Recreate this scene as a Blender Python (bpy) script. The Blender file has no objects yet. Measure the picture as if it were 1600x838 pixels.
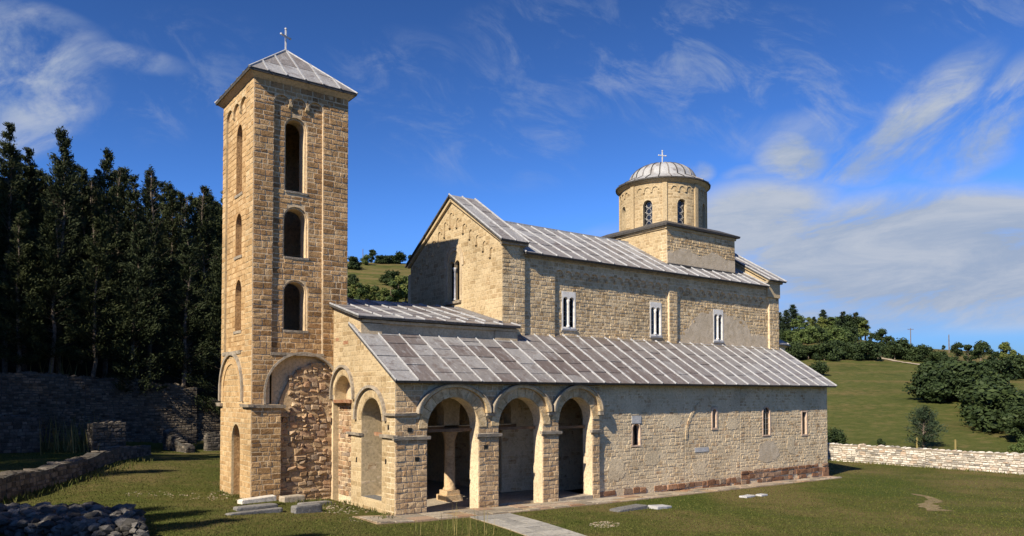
import bpy, math, random
import numpy as np
from mathutils import Vector, Matrix
from mathutils.geometry import tessellate_polygon
random.seed(7); RNG=np.random.default_rng(7)
SC=bpy.context.scene; COL=SC.collection
# ------------------------------------------------------------------ camera
FPX,CYP,YAW,PITCH=1184.44,586.4,0.6370,0.0260          # focal length in px of a 1600 px wide picture
CAM=Vector((-13.70,-26.05,4.61))
cd=bpy.data.cameras.new("camera"); cam=bpy.data.objects.new("camera",cd); COL.objects.link(cam)
cd.sensor_width=36; cd.lens=36*FPX/1600; cd.shift_y=(CYP-419)/1600; cd.clip_end=9000; cd.clip_start=.1
FW=Vector((math.sin(YAW)*math.cos(PITCH),math.cos(YAW)*math.cos(PITCH),math.sin(PITCH)))
RT=Vector((math.cos(YAW),-math.sin(YAW),0)); UP=RT.cross(FW)
cam.matrix_world=Matrix(((RT.x,UP.x,-FW.x,CAM.x),(RT.y,UP.y,-FW.y,CAM.y),(RT.z,UP.z,-FW.z,CAM.z),(0,0,0,1)))
SC.camera=cam
# ------------------------------------------------------------------ light
LD=Vector((0.752,0.226,-0.618)).normalized()            # the way the sunlight travels
EL=math.asin(-LD.z); ROT=math.atan2(-LD.x,-LD.y)
sl=bpy.data.lights.new("sun",'SUN'); sl.energy=4.5; sl.angle=math.radians(.53); sl.color=(1,.885,.715)
so=bpy.data.objects.new("sun",sl); so.rotation_euler=LD.to_track_quat('-Z','Y').to_euler(); COL.objects.link(so)
SC.view_settings.view_transform='Standard'; SC.view_settings.look='None'; SC.view_settings.gamma=1; SC.view_settings.exposure=0.8
W=bpy.data.worlds.new("World"); SC.world=W; W.use_nodes=True
class NT:
    def __init__(s,t): s.t=t; s.n=t.nodes; s.l=t.links
    def new(s,ty,**k):
        n=s.n.new(ty)
        for a,b in k.items(): setattr(n,a,b)
        return n
    def set(s,n,i,v):
        if v is None: return
        if isinstance(v,bpy.types.NodeSocket): s.l.new(v,n.inputs[i])
        else: n.inputs[i].default_value=v
    def math(s,op,a,b=None,c=None,clamp=False):
        n=s.new('ShaderNodeMath',operation=op,use_clamp=clamp)
        for i,v in enumerate((a,b,c)): s.set(n,i,v)
        return n.outputs[0]
    def noise(s,vec,scale,detail=4,rough=.55,dist=0):
        n=s.new('ShaderNodeTexNoise'); s.set(n,'Vector',vec); s.set(n,'Scale',scale); s.set(n,'Detail',detail); s.set(n,'Roughness',rough); s.set(n,'Distortion',dist)
        return n.outputs['Fac']
    def ramp(s,fac,stops,interp='LINEAR'):
        n=s.new('ShaderNodeValToRGB'); cr=n.color_ramp; cr.interpolation=interp
        while len(cr.elements)<len(stops): cr.elements.new(.5)
        for e,(p,c) in zip(cr.elements,stops):
            e.position=p; e.color=(c if hasattr(c,'__len__') else (c,c,c))[:3]+(1,) if hasattr(c,'__len__') else (c,c,c,1)
        s.set(n,'Fac',fac); return n.outputs[0]
    def mix(s,f,a,b,mode='MIX'):
        n=s.new('ShaderNodeMix',data_type='RGBA',blend_type=mode); s.set(n,0,f)
        for i,v in ((6,a),(7,b)):
            if isinstance(v,tuple) and len(v)==3: v=v+(1,)
            s.set(n,i,v)
        return n.outputs[2]
    def mapr(s,v,a,b,c=0,d=1):
        n=s.new('ShaderNodeMapRange',interpolation_type='SMOOTHSTEP'); 
        for i,x in enumerate((v,a,b,c,d)): s.set(n,i,x)
        return n.outputs[0]
    def vmul(s,vec,v):
        n=s.new('ShaderNodeVectorMath',operation='MULTIPLY'); s.set(n,0,vec); n.inputs[1].default_value=v; return n.outputs[0]
    def vdot(s,vec,v):
        n=s.new('ShaderNodeVectorMath',operation='DOT_PRODUCT'); s.set(n,0,vec); n.inputs[1].default_value=v; return n.outputs['Value']
w=NT(W.node_tree); w.n.clear()
sky=w.new('ShaderNodeTexSky',sky_type='NISHITA'); sky.sun_disc=False; sky.sun_elevation=EL; sky.sun_rotation=ROT
sky.altitude=2000; sky.air_density=.75; sky.dust_density=.05; sky.ozone_density=5.0
def scol(c,k):
    n=w.new('ShaderNodeVectorMath',operation='SCALE'); w.set(n,0,c); w.set(n,'Scale',k); return n.outputs[0]
gm=w.new('ShaderNodeGamma'); gm.inputs[1].default_value=1.52; w.set(gm,0,scol(sky.outputs[0],.116)); skyc=w.mix(1,scol(gm.outputs[0],14.6),(.92,1.04,1.0),'MULTIPLY')
tc=w.new('ShaderNodeTexCoord').outputs['Generated']
# cloud fields are laid out on a plane that touches the sky dome in the north east
fz=w.math('MAXIMUM',w.vdot(tc,tuple(FW)),.15)
cx_=w.math('DIVIDE',w.vdot(tc,tuple(RT)),fz); cy_=w.math('DIVIDE',w.vdot(tc,tuple(UP)),fz)
cb=w.new('ShaderNodeCombineXYZ'); w.set(cb,0,cx_); w.set(cb,1,cy_); pl=cb.outputs[0]
def rotn(ang,sx,sy,scale,detail=7,rough=.6,dist=.3,off=0):
    a=w.new('ShaderNodeVectorRotate',rotation_type='Z_AXIS'); w.set(a,'Vector',pl); a.inputs['Angle'].default_value=-ang
    return w.noise(w.vmul(a.outputs[0],(sx,sy,1)),scale,detail,rough,dist)
def ell(px,py,la,lb,ang):
    x=w.math('SUBTRACT',cx_,(px-800)/FPX); y=w.math('SUBTRACT',cy_,(CYP-py)/FPX); c,s_=math.cos(ang),math.sin(ang)
    u=w.math('MULTIPLY',w.math('ADD',w.math('MULTIPLY',x,c),w.math('MULTIPLY',y,s_)),FPX/la); v=w.math('MULTIPLY',w.math('SUBTRACT',w.math('MULTIPLY',y,c),w.math('MULTIPLY',x,s_)),FPX/lb)
    return w.mapr(w.math('ADD',w.math('MULTIPLY',u,u),w.math('MULTIPLY',v,v)),1.0,.0)
def mx(l):
    o=None
    for e,k in l:
        e=w.math('MULTIPLY',e,k); o=e if o is None else w.math('MAXIMUM',o,e)
    return o
A=.75
nd=rotn(A,1.0,2.4,6.5,9,.64,.4); nh=rotn(.12,1.0,3.6,4.4,10,.66,.5); np_=rotn(.3,1,1.6,8.0,9,.62,.4)
streak=w.math('MULTIPLY',mx([(ell(1440,185,190,62,A),1.3),(ell(1550,190,170,62,.85),1.1),(ell(1350,250,150,50,.25),1.0),(ell(1500,250,110,36,.2),.7),(ell(1250,215,140,50,.1),.5),(ell(1570,140,120,25,.5),.5)]),w.mapr(nd,.33,.66,0,.85))
puff=w.math('MULTIPLY',mx([(ell(1237,250,72,62,0),1.4),(ell(1175,278,60,26,.1),.8),(ell(1090,270,34,22,0),1.0),(ell(45,100,150,100,-.3),1.25),(ell(60,165,110,60,.1),1.2),(ell(30,215,120,50,.2),1.0),(ell(70,40,120,40,-.3),.7),(ell(185,88,130,26,-.18),.7)]),w.mapr(np_,.34,.64,0,.75))
bank=w.math('MULTIPLY',mx([(ell(1470,400,430,130,.05),2.2),(ell(1180,350,180,90,.2),1.5),(ell(1600,470,420,60,.03),1.2),(ell(1350,480,300,55,.0),1.2),(ell(1000,365,120,30,.1),.35)]),w.mapr(nh,.28,.66,.34,.86))
veil=w.math('MULTIPLY',mx([(ell(1130,110,380,150,-.2),1.0),(ell(760,190,260,120,-.1),.7),(ell(260,120,200,120,.2),.6),(ell(1560,20,200,50,0),.7),(ell(900,60,220,90,0),.8),(ell(620,120,160,90,0),.5)]),w.mapr(rotn(-.45,1,1.9,9.0,9,.66,.6),.45,.72,0,.46))
dz=w.math('MAXIMUM',w.vdot(tc,(0,0,1)),.02); sc=w.new('ShaderNodeVectorMath',operation='SCALE'); w.set(sc,0,tc); w.set(sc,'Scale',w.math('DIVIDE',1,w.math('ADD',dz,.16)))
away=w.math('MULTIPLY',w.mapr(w.noise(sc.outputs[0],1.6,7,.6,.3),.52,.72,0,.5),w.mapr(w.vdot(tc,tuple(FW)),.60,.35))
cl=w.math('ADD',w.math('MAXIMUM',w.math('MAXIMUM',streak,puff),w.math('MAXIMUM',bank,away)),veil,clamp=True)
cc=w.mix(w.mapr(nh,.35,.68),(1.9,2.4,3.35),(2.85,3.15,3.75))
skyc=w.mix(w.mapr(dz,.26,.02,0,.9),skyc,(.80,1.42,2.65))
sk=w.mix(cl,skyc,cc)
bg=w.new('ShaderNodeBackground'); w.set(bg,'Color',sk); bg.inputs['Strength'].default_value=.10
ow=w.new('ShaderNodeOutputWorld'); w.l.new(bg.outputs[0],ow.inputs[0])
# ------------------------------------------------------------------ materials
def sRGB(r,g,b):
    f=lambda c:(c/255/12.92 if c<10 else ((c/255+.055)/1.055)**2.4); return (f(r),f(g),f(b))
def material(name,fn,rough=.9,spec=.25):
    m=bpy.data.materials.new(name); m.use_nodes=True; t=NT(m.node_tree); t.n.clear()
    b=t.new('ShaderNodeBsdfPrincipled'); o=t.new('ShaderNodeOutputMaterial'); t.l.new(b.outputs[0],o.inputs[0])
    b.inputs['Roughness'].default_value=rough; b.inputs['Specular IOR Level'].default_value=spec
    pos=t.new('ShaderNodeNewGeometry').outputs['Position']
    fn(t,b,pos); return m
def tint(t): return t.new('ShaderNodeAttribute',attribute_name='tint').outputs['Fac']
def bump(t,b,h,strength,dist):
    n=t.new('ShaderNodeBump'); n.inputs['Strength'].default_value=strength; n.inputs['Distance'].default_value=dist; t.set(n,'Height',h); t.l.new(n.outputs[0],b.inputs['Normal'])
def stone_mat(name,cols,mortar,smear=(.52,.68),stain=(.72,1.12),rough=.92,bs=.7,bd=.05,streak=0):
    def fn(t,b,pos):
        k=len(cols); base=t.ramp(tint(t),[(i/(k-1),c) for i,c in enumerate(cols)])
        f=t.noise(pos,9,6,.65); f2=t.noise(pos,34,4,.6)
        base=t.mix(1,base,t.ramp(f,[(.28,.58),(.5,1.0),(.75,1.22)]),'MULTIPLY')
        sm=t.mapr(t.noise(pos,2.6,6,.62,.6),smear[0],smear[1],0,.85)
        base=t.mix(sm,base,mortar)
        st=t.ramp(t.noise(pos,.55,5,.6,.4),[(.25,stain[0]),(.5,1.0),(.75,stain[1])])
        base=t.mix(1,base,st,'MULTIPLY')
        pit=t.mapr(t.noise(pos,22,3,.7),.30,.42,.45,1)
        base=t.mix(1,base,pit,'MULTIPLY')
        if streak:
            v=t.noise(t.vmul(pos,(2.2,2.2,.25)),1.0,5,.6); base=t.mix(t.mapr(v,.52,.75,0,streak),base,(.045,.042,.036))
        t.set(b,'Base Color',base)
        bump(t,b,t.math('ADD',t.math('MULTIPLY',f,.75),t.math('MULTIPLY',f2,.35)),bs,bd)
    return material(name,fn,rough,.15)
def plain_mat(name,c1,c2,scale=3,rough=.8,bs=.3,bd=.02,spec=.25,tintk=.0):
    def fn(t,b,pos):
        f=t.noise(pos,scale,6,.62,.2); base=t.mix(t.mapr(f,.3,.7),c1,c2)
        f2=t.noise(pos,scale*7,4,.6); base=t.mix(1,base,t.ramp(f2,[(.3,.75),(.6,1.08)]),'MULTIPLY')
        if tintk: base=t.mix(1,base,t.ramp(tint(t),[(0,1-tintk),(1,1+tintk*.4)]),'MULTIPLY')
        t.set(b,'Base Color',base); bump(t,b,t.math('ADD',f,f2),bs,bd)
    return material(name,fn,rough,spec)
M={}
M['tuff']=stone_mat('ochre tuff blocks',[(0.2420,0.1375,0.0605),(0.3410,0.2035,0.0935),(0.4400,0.2750,0.1320),(0.5170,0.3410,0.1705),(0.3740,0.2145,0.0990)],(0.5940,0.4400,0.2585),(.53,.75),(.62,1.16),bs=.9,bd=.07,streak=.3)
M['tuff_mortar']=stone_mat('tower mortar',[(.60,.46,.29)]*2,(.56,.43,.27),bs=.6,bd=.04)
M['cream']=stone_mat('cream ashlar',[(0.3135,0.2232,0.1187),(0.4085,0.3087,0.1757),(0.4560,0.3515,0.2090),(0.4940,0.3895,0.2375),(0.3705,0.2660,0.1472)],(0.4750,0.3800,0.2327),(.50,.68),(.86,1.08),bs=.4,bd=.03)
M['cream_mortar']=stone_mat('cream mortar',[(0.5035,0.3990,0.2470)]*2,(0.4750,0.3752,0.2280),bs=.35,bd=.03)
M['rubble']=stone_mat('tan rubble courses',[(0.3740,0.2420,0.1265),(0.4950,0.3575,0.2035),(0.5830,0.4400,0.2640),(0.6380,0.5115,0.3300),(0.4620,0.2970,0.1650)],(0.6435,0.5280,0.3575),(.38,.56),(.70,1.14),bs=.75,bd=.045,streak=.12)
M['rubble_mortar']=stone_mat('pale lime mortar',[(0.6480,0.5292,0.3564)]*2,(0.6048,0.4914,0.3240),bs=.75,bd=.05)
M['naves']=stone_mat('nave stone courses',[(0.3630,0.2475,0.1265),(0.4730,0.3410,0.1870),(0.5610,0.4235,0.2420),(0.6270,0.4895,0.2970)],(0.6380,0.5060,0.3190),(.44,.62),(.70,1.15),bs=.8,bd=.055,streak=.15)
M['plinth']=stone_mat('reddish plinth stone',[(.16,.085,.05),(.24,.125,.07),(.30,.17,.10),(.27,.20,.14)],(.40,.32,.22),(.60,.78),bs=.7,bd=.05)
M['field']=stone_mat('brown fieldstone',[(0.2273,0.1424,0.0787),(0.3418,0.2250,0.1294),(0.4344,0.3070,0.1849),(0.2535,0.1951,0.1473),(0.4083,0.2384,0.1322),(0.4822,0.3654,0.2380)],(0.5279,0.4004,0.2517),(.54,.74),bs=.7,bd=.05)
M['fieldmortar']=plain_mat('rubble bedding mortar',(.40,.285,.165),(.52,.385,.235),3,.95,.8,.06,.1)
M['plaster']=plain_mat('old lime plaster',(.40,.31,.20),(.54,.44,.30),1.6,.95,.4,.03,.1)
M['whitestone']=stone_mat('white limestone',[(.20,.19,.175),(.46,.42,.36),(.62,.57,.48),(.70,.65,.56),(.66,.60,.51),(.46,.34,.24)],(.60,.55,.46),(.62,.80),(.55,1.1),bs=.6,bd=.04)
M['whitemortar']=plain_mat('dry joint',(.20,.17,.13),(.32,.27,.20),3)
M['greystone']=stone_mat('grey limestone',[(.075,.075,.075),(.13,.127,.122),(.19,.184,.175),(.25,.24,.225)],(.16,.155,.145),(.6,.8),(.6,1.1),bs=.8,bd=.06)
M['greymortar']=plain_mat('dark joint',(.05,.048,.042),(.10,.095,.085),3)
M['greyplaster']=plain_mat('grey flaking plaster',(.47,.385,.27),(.60,.505,.375),2.5,.95,.6,.03,.1)
M['slab']=plain_mat('weathered cornice slab',(.22,.19,.15),(.42,.36,.28),4,.9,.6,.03)
M['redslab']=plain_mat('rusty ledge stone',(.26,.12,.06),(.38,.23,.14),4,.9,.6,.03)
M['marble']=plain_mat('white marble',(.60,.58,.54),(.80,.78,.73),3,.55,.2,.01,.4)
M['greymarble']=plain_mat('grey marble',(.36,.36,.36),(.50,.50,.50),3,.6,.2,.01,.4)
M['brickframe']=plain_mat('pinkish window frame',(.48,.34,.24),(.64,.50,.38),6,.85,.3,.02)
def fglass(t,b,pos):
    t.set(b,'Base Color',(.012,.013,.016,1)); b.inputs['Roughness'].default_value=.18
    bump(t,b,t.noise(pos,6,2,.5),.12,.02)
M['glass']=material('dark window glass',fglass,.18,.5)
M['lattice']=plain_mat('lead lattice',(.28,.27,.25),(.40,.39,.36),10,.6)
M['wood']=plain_mat('brown old wood',(.10,.06,.035),(.20,.125,.07),5,.85)
M['iron']=plain_mat('pale painted iron',(.50,.50,.49),(.66,.66,.64),8,.5)
def flead(t,b,pos):
    base=t.ramp(tint(t),[(0,(.085,.066,.060)),(.25,(.135,.112,.104)),(.5,(.20,.187,.180)),(.75,(.27,.265,.262)),(1,(.36,.365,.37))])
    s=t.noise(t.vmul(pos,(5,1.3,1.3)),1.0,6,.65,.3)
    base=t.mix(t.mapr(s,.50,.74,0,.55),base,(.40,.41,.42))
    r=t.noise(pos,1.7,5,.62,.5); base=t.mix(t.mapr(r,.50,.68,0,.62),base,(.115,.085,.075))
    f=t.noise(pos,14,4,.6); base=t.mix(1,base,t.ramp(f,[(.3,.8),(.65,1.1)]),'MULTIPLY')
    t.set(b,'Base Color',base); t.set(b,'Roughness',t.mapr(f,.3,.7,.45,.7)); bump(t,b,t.math('ADD',t.noise(pos,2.6,4,.55,.4),t.math('MULTIPLY',f,.22)),.55,.07)
M['lead']=material('weathered lead sheet',flead,.55,.5)
M['leadlight']=plain_mat('pale lead roll',(.27,.275,.285),(.42,.43,.445),7,.5,.4,.02,.5)
M['leadedge']=plain_mat('dark lead edge',(.045,.042,.040),(.10,.095,.09),7,.7)
def ffol(cols,trans=.0):
    def fn(t,b,pos):
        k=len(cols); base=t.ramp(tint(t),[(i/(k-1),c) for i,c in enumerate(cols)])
        oi=t.new('ShaderNodeObjectInfo').outputs['Random']
        base=t.mix(1,base,t.ramp(oi,[(0,(.78,.82,.80)),(1,(1.18,1.12,1.0))]),'MULTIPLY')
        t.set(b,'Base Color',base)
    return fn
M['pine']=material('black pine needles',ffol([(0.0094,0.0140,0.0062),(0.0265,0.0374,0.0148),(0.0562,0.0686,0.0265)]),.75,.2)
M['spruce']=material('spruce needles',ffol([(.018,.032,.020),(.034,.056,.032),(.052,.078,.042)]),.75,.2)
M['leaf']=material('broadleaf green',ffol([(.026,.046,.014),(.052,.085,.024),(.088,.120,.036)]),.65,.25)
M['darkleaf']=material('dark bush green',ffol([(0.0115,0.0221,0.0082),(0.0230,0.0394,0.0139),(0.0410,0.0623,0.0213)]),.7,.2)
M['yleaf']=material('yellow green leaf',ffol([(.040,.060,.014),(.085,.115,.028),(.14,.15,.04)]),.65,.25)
M['bark']=plain_mat('pale pine bark',(.10,.075,.055),(.22,.18,.14),6,.95,.7,.03)
M['straw']=material('dry grass',ffol([(.16,.12,.05),(.26,.21,.09),(.13,.14,.05)]),.9,.1)
M['grassblade']=material('grass tufts',ffol([(0.0585,0.0718,0.0172),(0.0780,0.0897,0.0234),(0.1248,0.1131,0.0429)]),.85,.1)
M['path']=plain_mat('trodden dirt',(.24,.17,.10),(.36,.27,.17),.9,.95)
M['trodden']=plain_mat('trodden earth',(.15,.115,.055),(.25,.19,.105),1.4,.95)
M['paver']=stone_mat('paving stone',[(.22,.19,.15),(.32,.27,.20),(.38,.33,.26),(.30,.18,.11)],(.26,.21,.14),(.55,.75),bs=.5,bd=.03)
M['pslab']=stone_mat('grey flagstone',[(.24,.23,.21),(.33,.315,.28),(.38,.36,.32)],(.28,.26,.20),(.6,.8),bs=.5,bd=.02)
# ------------------------------------------------------------------ object helpers
WO={}
def tag(o,label=None,cat=None,group=None,kind=None):
    if label:o['label']=label
    if cat:o['category']=cat
    if group:o['group']=group
    if kind:o['kind']=kind
    return o
def thing(name,label,cat,loc=(0,0,0),group=None):
    o=bpy.data.objects.new(name,None); o.location=loc; o.empty_display_size=.3; COL.objects.link(o); WO[o.name]=Vector(loc); return tag(o,label,cat,group)
class Mesh:
    def __init__(s): s.v=[]; s.f=[]; s.t=[]
    def add(s,vs,fs,t=.5):
        n=len(s.v); s.v.extend(tuple(x) for x in vs); s.f.extend(tuple(i+n for i in f) for f in fs); s.t.extend([t]*len(vs)); return s
    def box(s,c,sx,sy,sz,rz=0,t=.5):
        cx,cy,cz=c; ca,sa=math.cos(rz),math.sin(rz); v=[]
        for k in(-1,1):
            for i,j in((-1,-1),(1,-1),(1,1),(-1,1)):
                x,y=i*sx/2,j*sy/2; v.append((cx+x*ca-y*sa,cy+x*sa+y*ca,cz+k*sz/2))
        return s.add(v,HEX,t)
    def hexa(s,b,t_,t=.5): return s.add(list(b)+list(t_),HEX,t)
    def lathe(s,c,prof,n=16,a0=0,a1=2*math.pi,t=.5):
        full=abs(a1-a0-2*math.pi)<1e-6; m=n if full else n+1; v=[]; f=[]
        for r,z in prof:
            for i in range(m):
                a=a0+(a1-a0)*i/n; v.append((c[0]+r*math.cos(a),c[1]+r*math.sin(a),c[2]+z))
        for j in range(len(prof)-1):
            for i in range(n):
                k=(i+1)%m; f.append((j*m+i,j*m+k,(j+1)*m+k,(j+1)*m+i))
        return s.add(v,f,t)
    def bar(s,p,q,w,h,t=.5,up=Vector((0,0,1))):
        p=Vector(p);q=Vector(q);d=(q-p).normalized(); a=d.cross(up)
        if a.length<1e-4:a=d.cross(Vector((1,0,0)))
        a.normalize(); b=a.cross(d).normalized(); a*=w/2;b*=h/2
        return s.hexa([p-a-b,p+a-b,p+a+b,p-a+b],[q-a-b,q+a-b,q+a+b,q-a+b],t)
    def build(s,name,mat,parent=None,kind=None,smooth=False,own=True):
        v=np.array(s.v,float) if len(s.v) else np.zeros((0,3))
        c=(v.min(0)+v.max(0))/2 if len(v) else np.zeros(3)
        if parent is None and len(v): c=np.array([c[0],c[1],v[:,2].min()])
        me=bpy.data.meshes.new(name); me.from_pydata((v-c).tolist(),[],s.f)
        if any(abs(x-.5)>1e-6 for x in s.t):
            a=me.attributes.new('tint','FLOAT','POINT'); a.data.foreach_set('value',s.t)
        else:
            a=me.attributes.new('tint','FLOAT','POINT'); a.data.foreach_set('value',s.t)
        me.materials.append(mat)
        if smooth: me.polygons.foreach_set('use_smooth',[True]*len(me.polygons))
        o=bpy.data.objects.new(name,me); COL.objects.link(o)
        cw=Vector(c); WO[o.name]=cw
        if parent is not None: o.parent=parent; o.location=cw-WO[parent.name]
        else: o.location=cw
        if kind:o['kind']=kind
        return o
HEX=[(0,3,2,1),(4,5,6,7),(0,1,5,4),(1,2,6,5),(2,3,7,6),(3,0,4,7)]
# frames: map (u, z, d) -> world; d grows outward from the wall face
def FS(y0): return lambda u,z,d:(u,y0-d,z)              # faces south
def FWst(x0): return lambda u,z,d:(x0-d,u,z)            # faces west, u = y
def FSeg(a,b):
    a=Vector(a);b=Vector(b);L=(b-a).length;U=(b-a)/L;N=Vector((U.y,-U.x))
    return (lambda u,z,d:(a.x+U.x*u+N.x*d,a.y+U.y*u+N.y*d,z)),L
def slab(m,fr,outer,holes=(),d0=-.6,d1=0,t=.5,back=True):
    loops=[outer]+list(holes); pts=[p for l in loops for p in l]
    tri=tessellate_polygon([[Vector((p[0],p[1],0)) for p in l] for l in loops]); n=len(pts)
    v=[fr(p[0],p[1],d1) for p in pts]+[fr(p[0],p[1],d0) for p in pts]
    f=[tuple(x) for x in tri]
    if back:f+=[tuple(i+n for i in reversed(x)) for x in tri]
    k=0
    for l in loops:
        for i in range(len(l)):
            j=(i+1)%len(l); f.append((k+i,k+j,n+k+j,n+k+i))
        k+=len(l)
    return m.add(v,f,t)
def arch(c,r,zb,zs,n=14,rz=None):
    rz=rz or r; return [(c-r,zb),(c+r,zb)]+[(c+r*math.cos(math.pi*i/n),zs+rz*math.sin(math.pi*i/n)) for i in range(n+1)]
def rect(u0,u1,z0,z1): return [(u0,z0),(u1,z0),(u1,z1),(u0,z1)]
def ring(m,fr,c,zs,r0,r1,d0,d1,a0=0,a1=math.pi,n=20,t=.5,rz=1,legs=0):
    prof=[(c+math.cos(a0+(a1-a0)*i/n),math.sin(a0+(a1-a0)*i/n)) for i in range(n+1)]
    P=[((c+r0*(x-c),zs+rz*r0*y),(c+r1*(x-c),zs+rz*r1*y)) for x,y in prof]
    if legs: P=[((P[0][0][0],zs-legs),(P[0][1][0],zs-legs))]+P+[((P[-1][0][0],zs-legs),(P[-1][1][0],zs-legs))]
    v=[];f=[]
    for (a,b) in P: v+=[fr(a[0],a[1],d0),fr(b[0],b[1],d0),fr(b[0],b[1],d1),fr(a[0],a[1],d1)]
    for i in range(len(P)-1):
        k=4*i
        for j in range(4): f.append((k+j,k+(j+1)%4,k+4+(j+1)%4,k+4+j))
    f+=[(0,1,2,3),(4*(len(P)-1)+3,4*(len(P)-1)+2,4*(len(P)-1)+1,4*(len(P)-1))]
    return m.add(v,f,t)
# ------------------------------------------------------------------ masonry: every stone is its own block
QUEUE={}
def intervals(loops,z):
    A=cross1(loops[:1],z)
    for l in loops[1:]:
        B=cross1([l],z); R=[]
        for lo,hi in A:
            for a,b in B:
                if b<=lo or a>=hi: continue
                if a>lo: R.append((lo,a))
                if b>lo: lo=max(lo,b)
            if hi>lo: R.append((lo,hi))
        A=R
    return A
def cross1(loops,z):
    xs=[]
    for l in loops:
        for i in range(len(l)):
            (a,b),(c,d)=l[i],l[(i+1)%len(l)]
            if (b>z)!=(d>z): xs.append(a+(z-b)*(c-a)/(d-b))
    xs.sort(); return [(xs[i],xs[i+1]) for i in range(0,len(xs)-1,2)]
def isect(A,B):
    r=[]
    for a in A:
        for b in B:
            lo,hi=max(a[0],b[0]),min(a[1],b[1])
            if hi-lo>.06:r.append((lo,hi))
    return r
def stone_block(fr,u0,u1,z0,z1,p,rng,jit=.012,cham=.016,back=-.03):
    j=lambda:rng.uniform(-jit,jit); cu=min(cham,(u1-u0)*.2); cz=min(cham,(z1-z0)*.2)
    q=[(u0+j(),z0+j()),(u1+j(),z0+j()),(u1+j(),z1+j()),(u0+j(),z1+j())]
    s=[(1,1),(-1,1),(-1,-1),(1,-1)]
    v=[fr(a,b,back) for a,b in q]+[fr(a+cu*x+j()*.5,b+cz*y+j()*.5,p+rng.uniform(-.35,.35)*p) for (a,b),(x,y) in zip(q,s)]
    v.append(fr((u0+u1)/2+j()*2,(z0+z1)/2+j(),p*rng.uniform(.9,1.5)))
    return v,[(0,1,5,4),(1,2,6,5),(2,3,7,6),(3,0,4,7),(4,5,8),(5,6,8),(6,7,8),(7,4,8)]
def masonry(th,part,mat,fr,outer,holes=(),ch=(.18,.26),sw=(.25,.55),joint=.016,proud=(.008,.028),tr=(0,1),seed=1,name='stone',zmin=None,skip=.0,jit=.010,off=0):
    rng=random.Random(seed); loops=[outer]+list(holes)
    z=min(p[1] for p in outer) if zmin is None else zmin; zt=max(p[1] for p in outer); L=QUEUE.setdefault(th,[])
    while z<zt-.05:
        h=rng.uniform(*ch); 
        if z+h>zt-.06:h=zt-z
        e=.01; iv=isect(isect(intervals(loops,z+e),intervals(loops,z+h-e)),intervals(loops,z+h/2))
        for lo,hi in iv:
            u=lo+joint/2
            while u<hi-.05:
                wd=rng.uniform(*sw)
                if hi-(u+wd)<sw[0]*.6: wd=hi-u
                if rng.random()>=skip:
                    g=joint/2
                    a,b=stone_block(fr,u+g,u+wd-g,z+g,z+h-g,off+rng.uniform(*proud),rng,jit)
                    L.append((name,part,mat,a,b,rng.uniform(*tr)))
                u+=wd
        z+=h
def queue_mesh(th,part,mat,v,f,t,name='stone'): QUEUE.setdefault(th,[]).append((name,part,mat,v,f,t))
def flush(limit=290):
    for th,L in QUEUE.items():
        A=[]
        for it in L:
            v=np.array(it[3]); d=v-np.array(CAM); dep=d@np.array(FW)
            if dep.min()<1: A.append(0); continue
            x=800+FPX*(d@np.array(RT))/dep; y=CYP-FPX*(d@np.array(UP))/dep
            if x.max()<0 or x.min()>1600 or y.max()<0 or y.min()>838: A.append(0); continue
            A.append((x.max()-x.min())*(y.max()-y.min()))
        by={}
        for it in L: by.setdefault(it[0],0); by[it[0]]+=1
        cnt={}; rest={}
        for i in np.argsort(-np.array(A)):
            name,part,mat,v,f,t=L[i]
            if cnt.get(name,0)<limit and A[i]>0:
                cnt[name]=cnt.get(name,0)+1
                Mesh().add(v,f,t).build(name,mat,part)
            else: rest.setdefault((part.name,mat.name,name),[part,mat,name,Mesh()])[3].add(v,f,t)
        for part,mat,name,m in rest.values(): m.build(name+'s',mat,part,kind='stuff')
def rocks_proto(seed,n=1):
    import bmesh
    bm=bmesh.new(); bmesh.ops.create_icosphere(bm,subdivisions=n,radius=1); r=random.Random(seed)
    ax=[Vector((r.uniform(-1,1),r.uniform(-1,1),r.uniform(-1,1))).normalized() for _ in range(10)]
    for v in bm.verts:
        for a in ax:
            d=v.co.dot(a)
            if d>.60: v.co-=a*(d-.60)*.95
        v.co*=r.uniform(1.06,1.20)
    bm.verts.index_update(); V=[tuple(v.co) for v in bm.verts]; F=[tuple(x.index for x in f.verts) for f in bm.faces]; bm.free(); return V,F
ROCK=[rocks_proto(s) for s in range(8)]
def rock(c,sx,sy,sz,rz,rng,tilt=.25):
    V,F=ROCK[rng.randrange(8)]; R=Matrix.Rotation(rz,3,'Z')@Matrix.Rotation(rng.uniform(-tilt,tilt),3,'X'); c=Vector(c)
    return [tuple(c+R@Vector((x*sx,y*sy,z*sz))) for x,y,z in V],F
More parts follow.
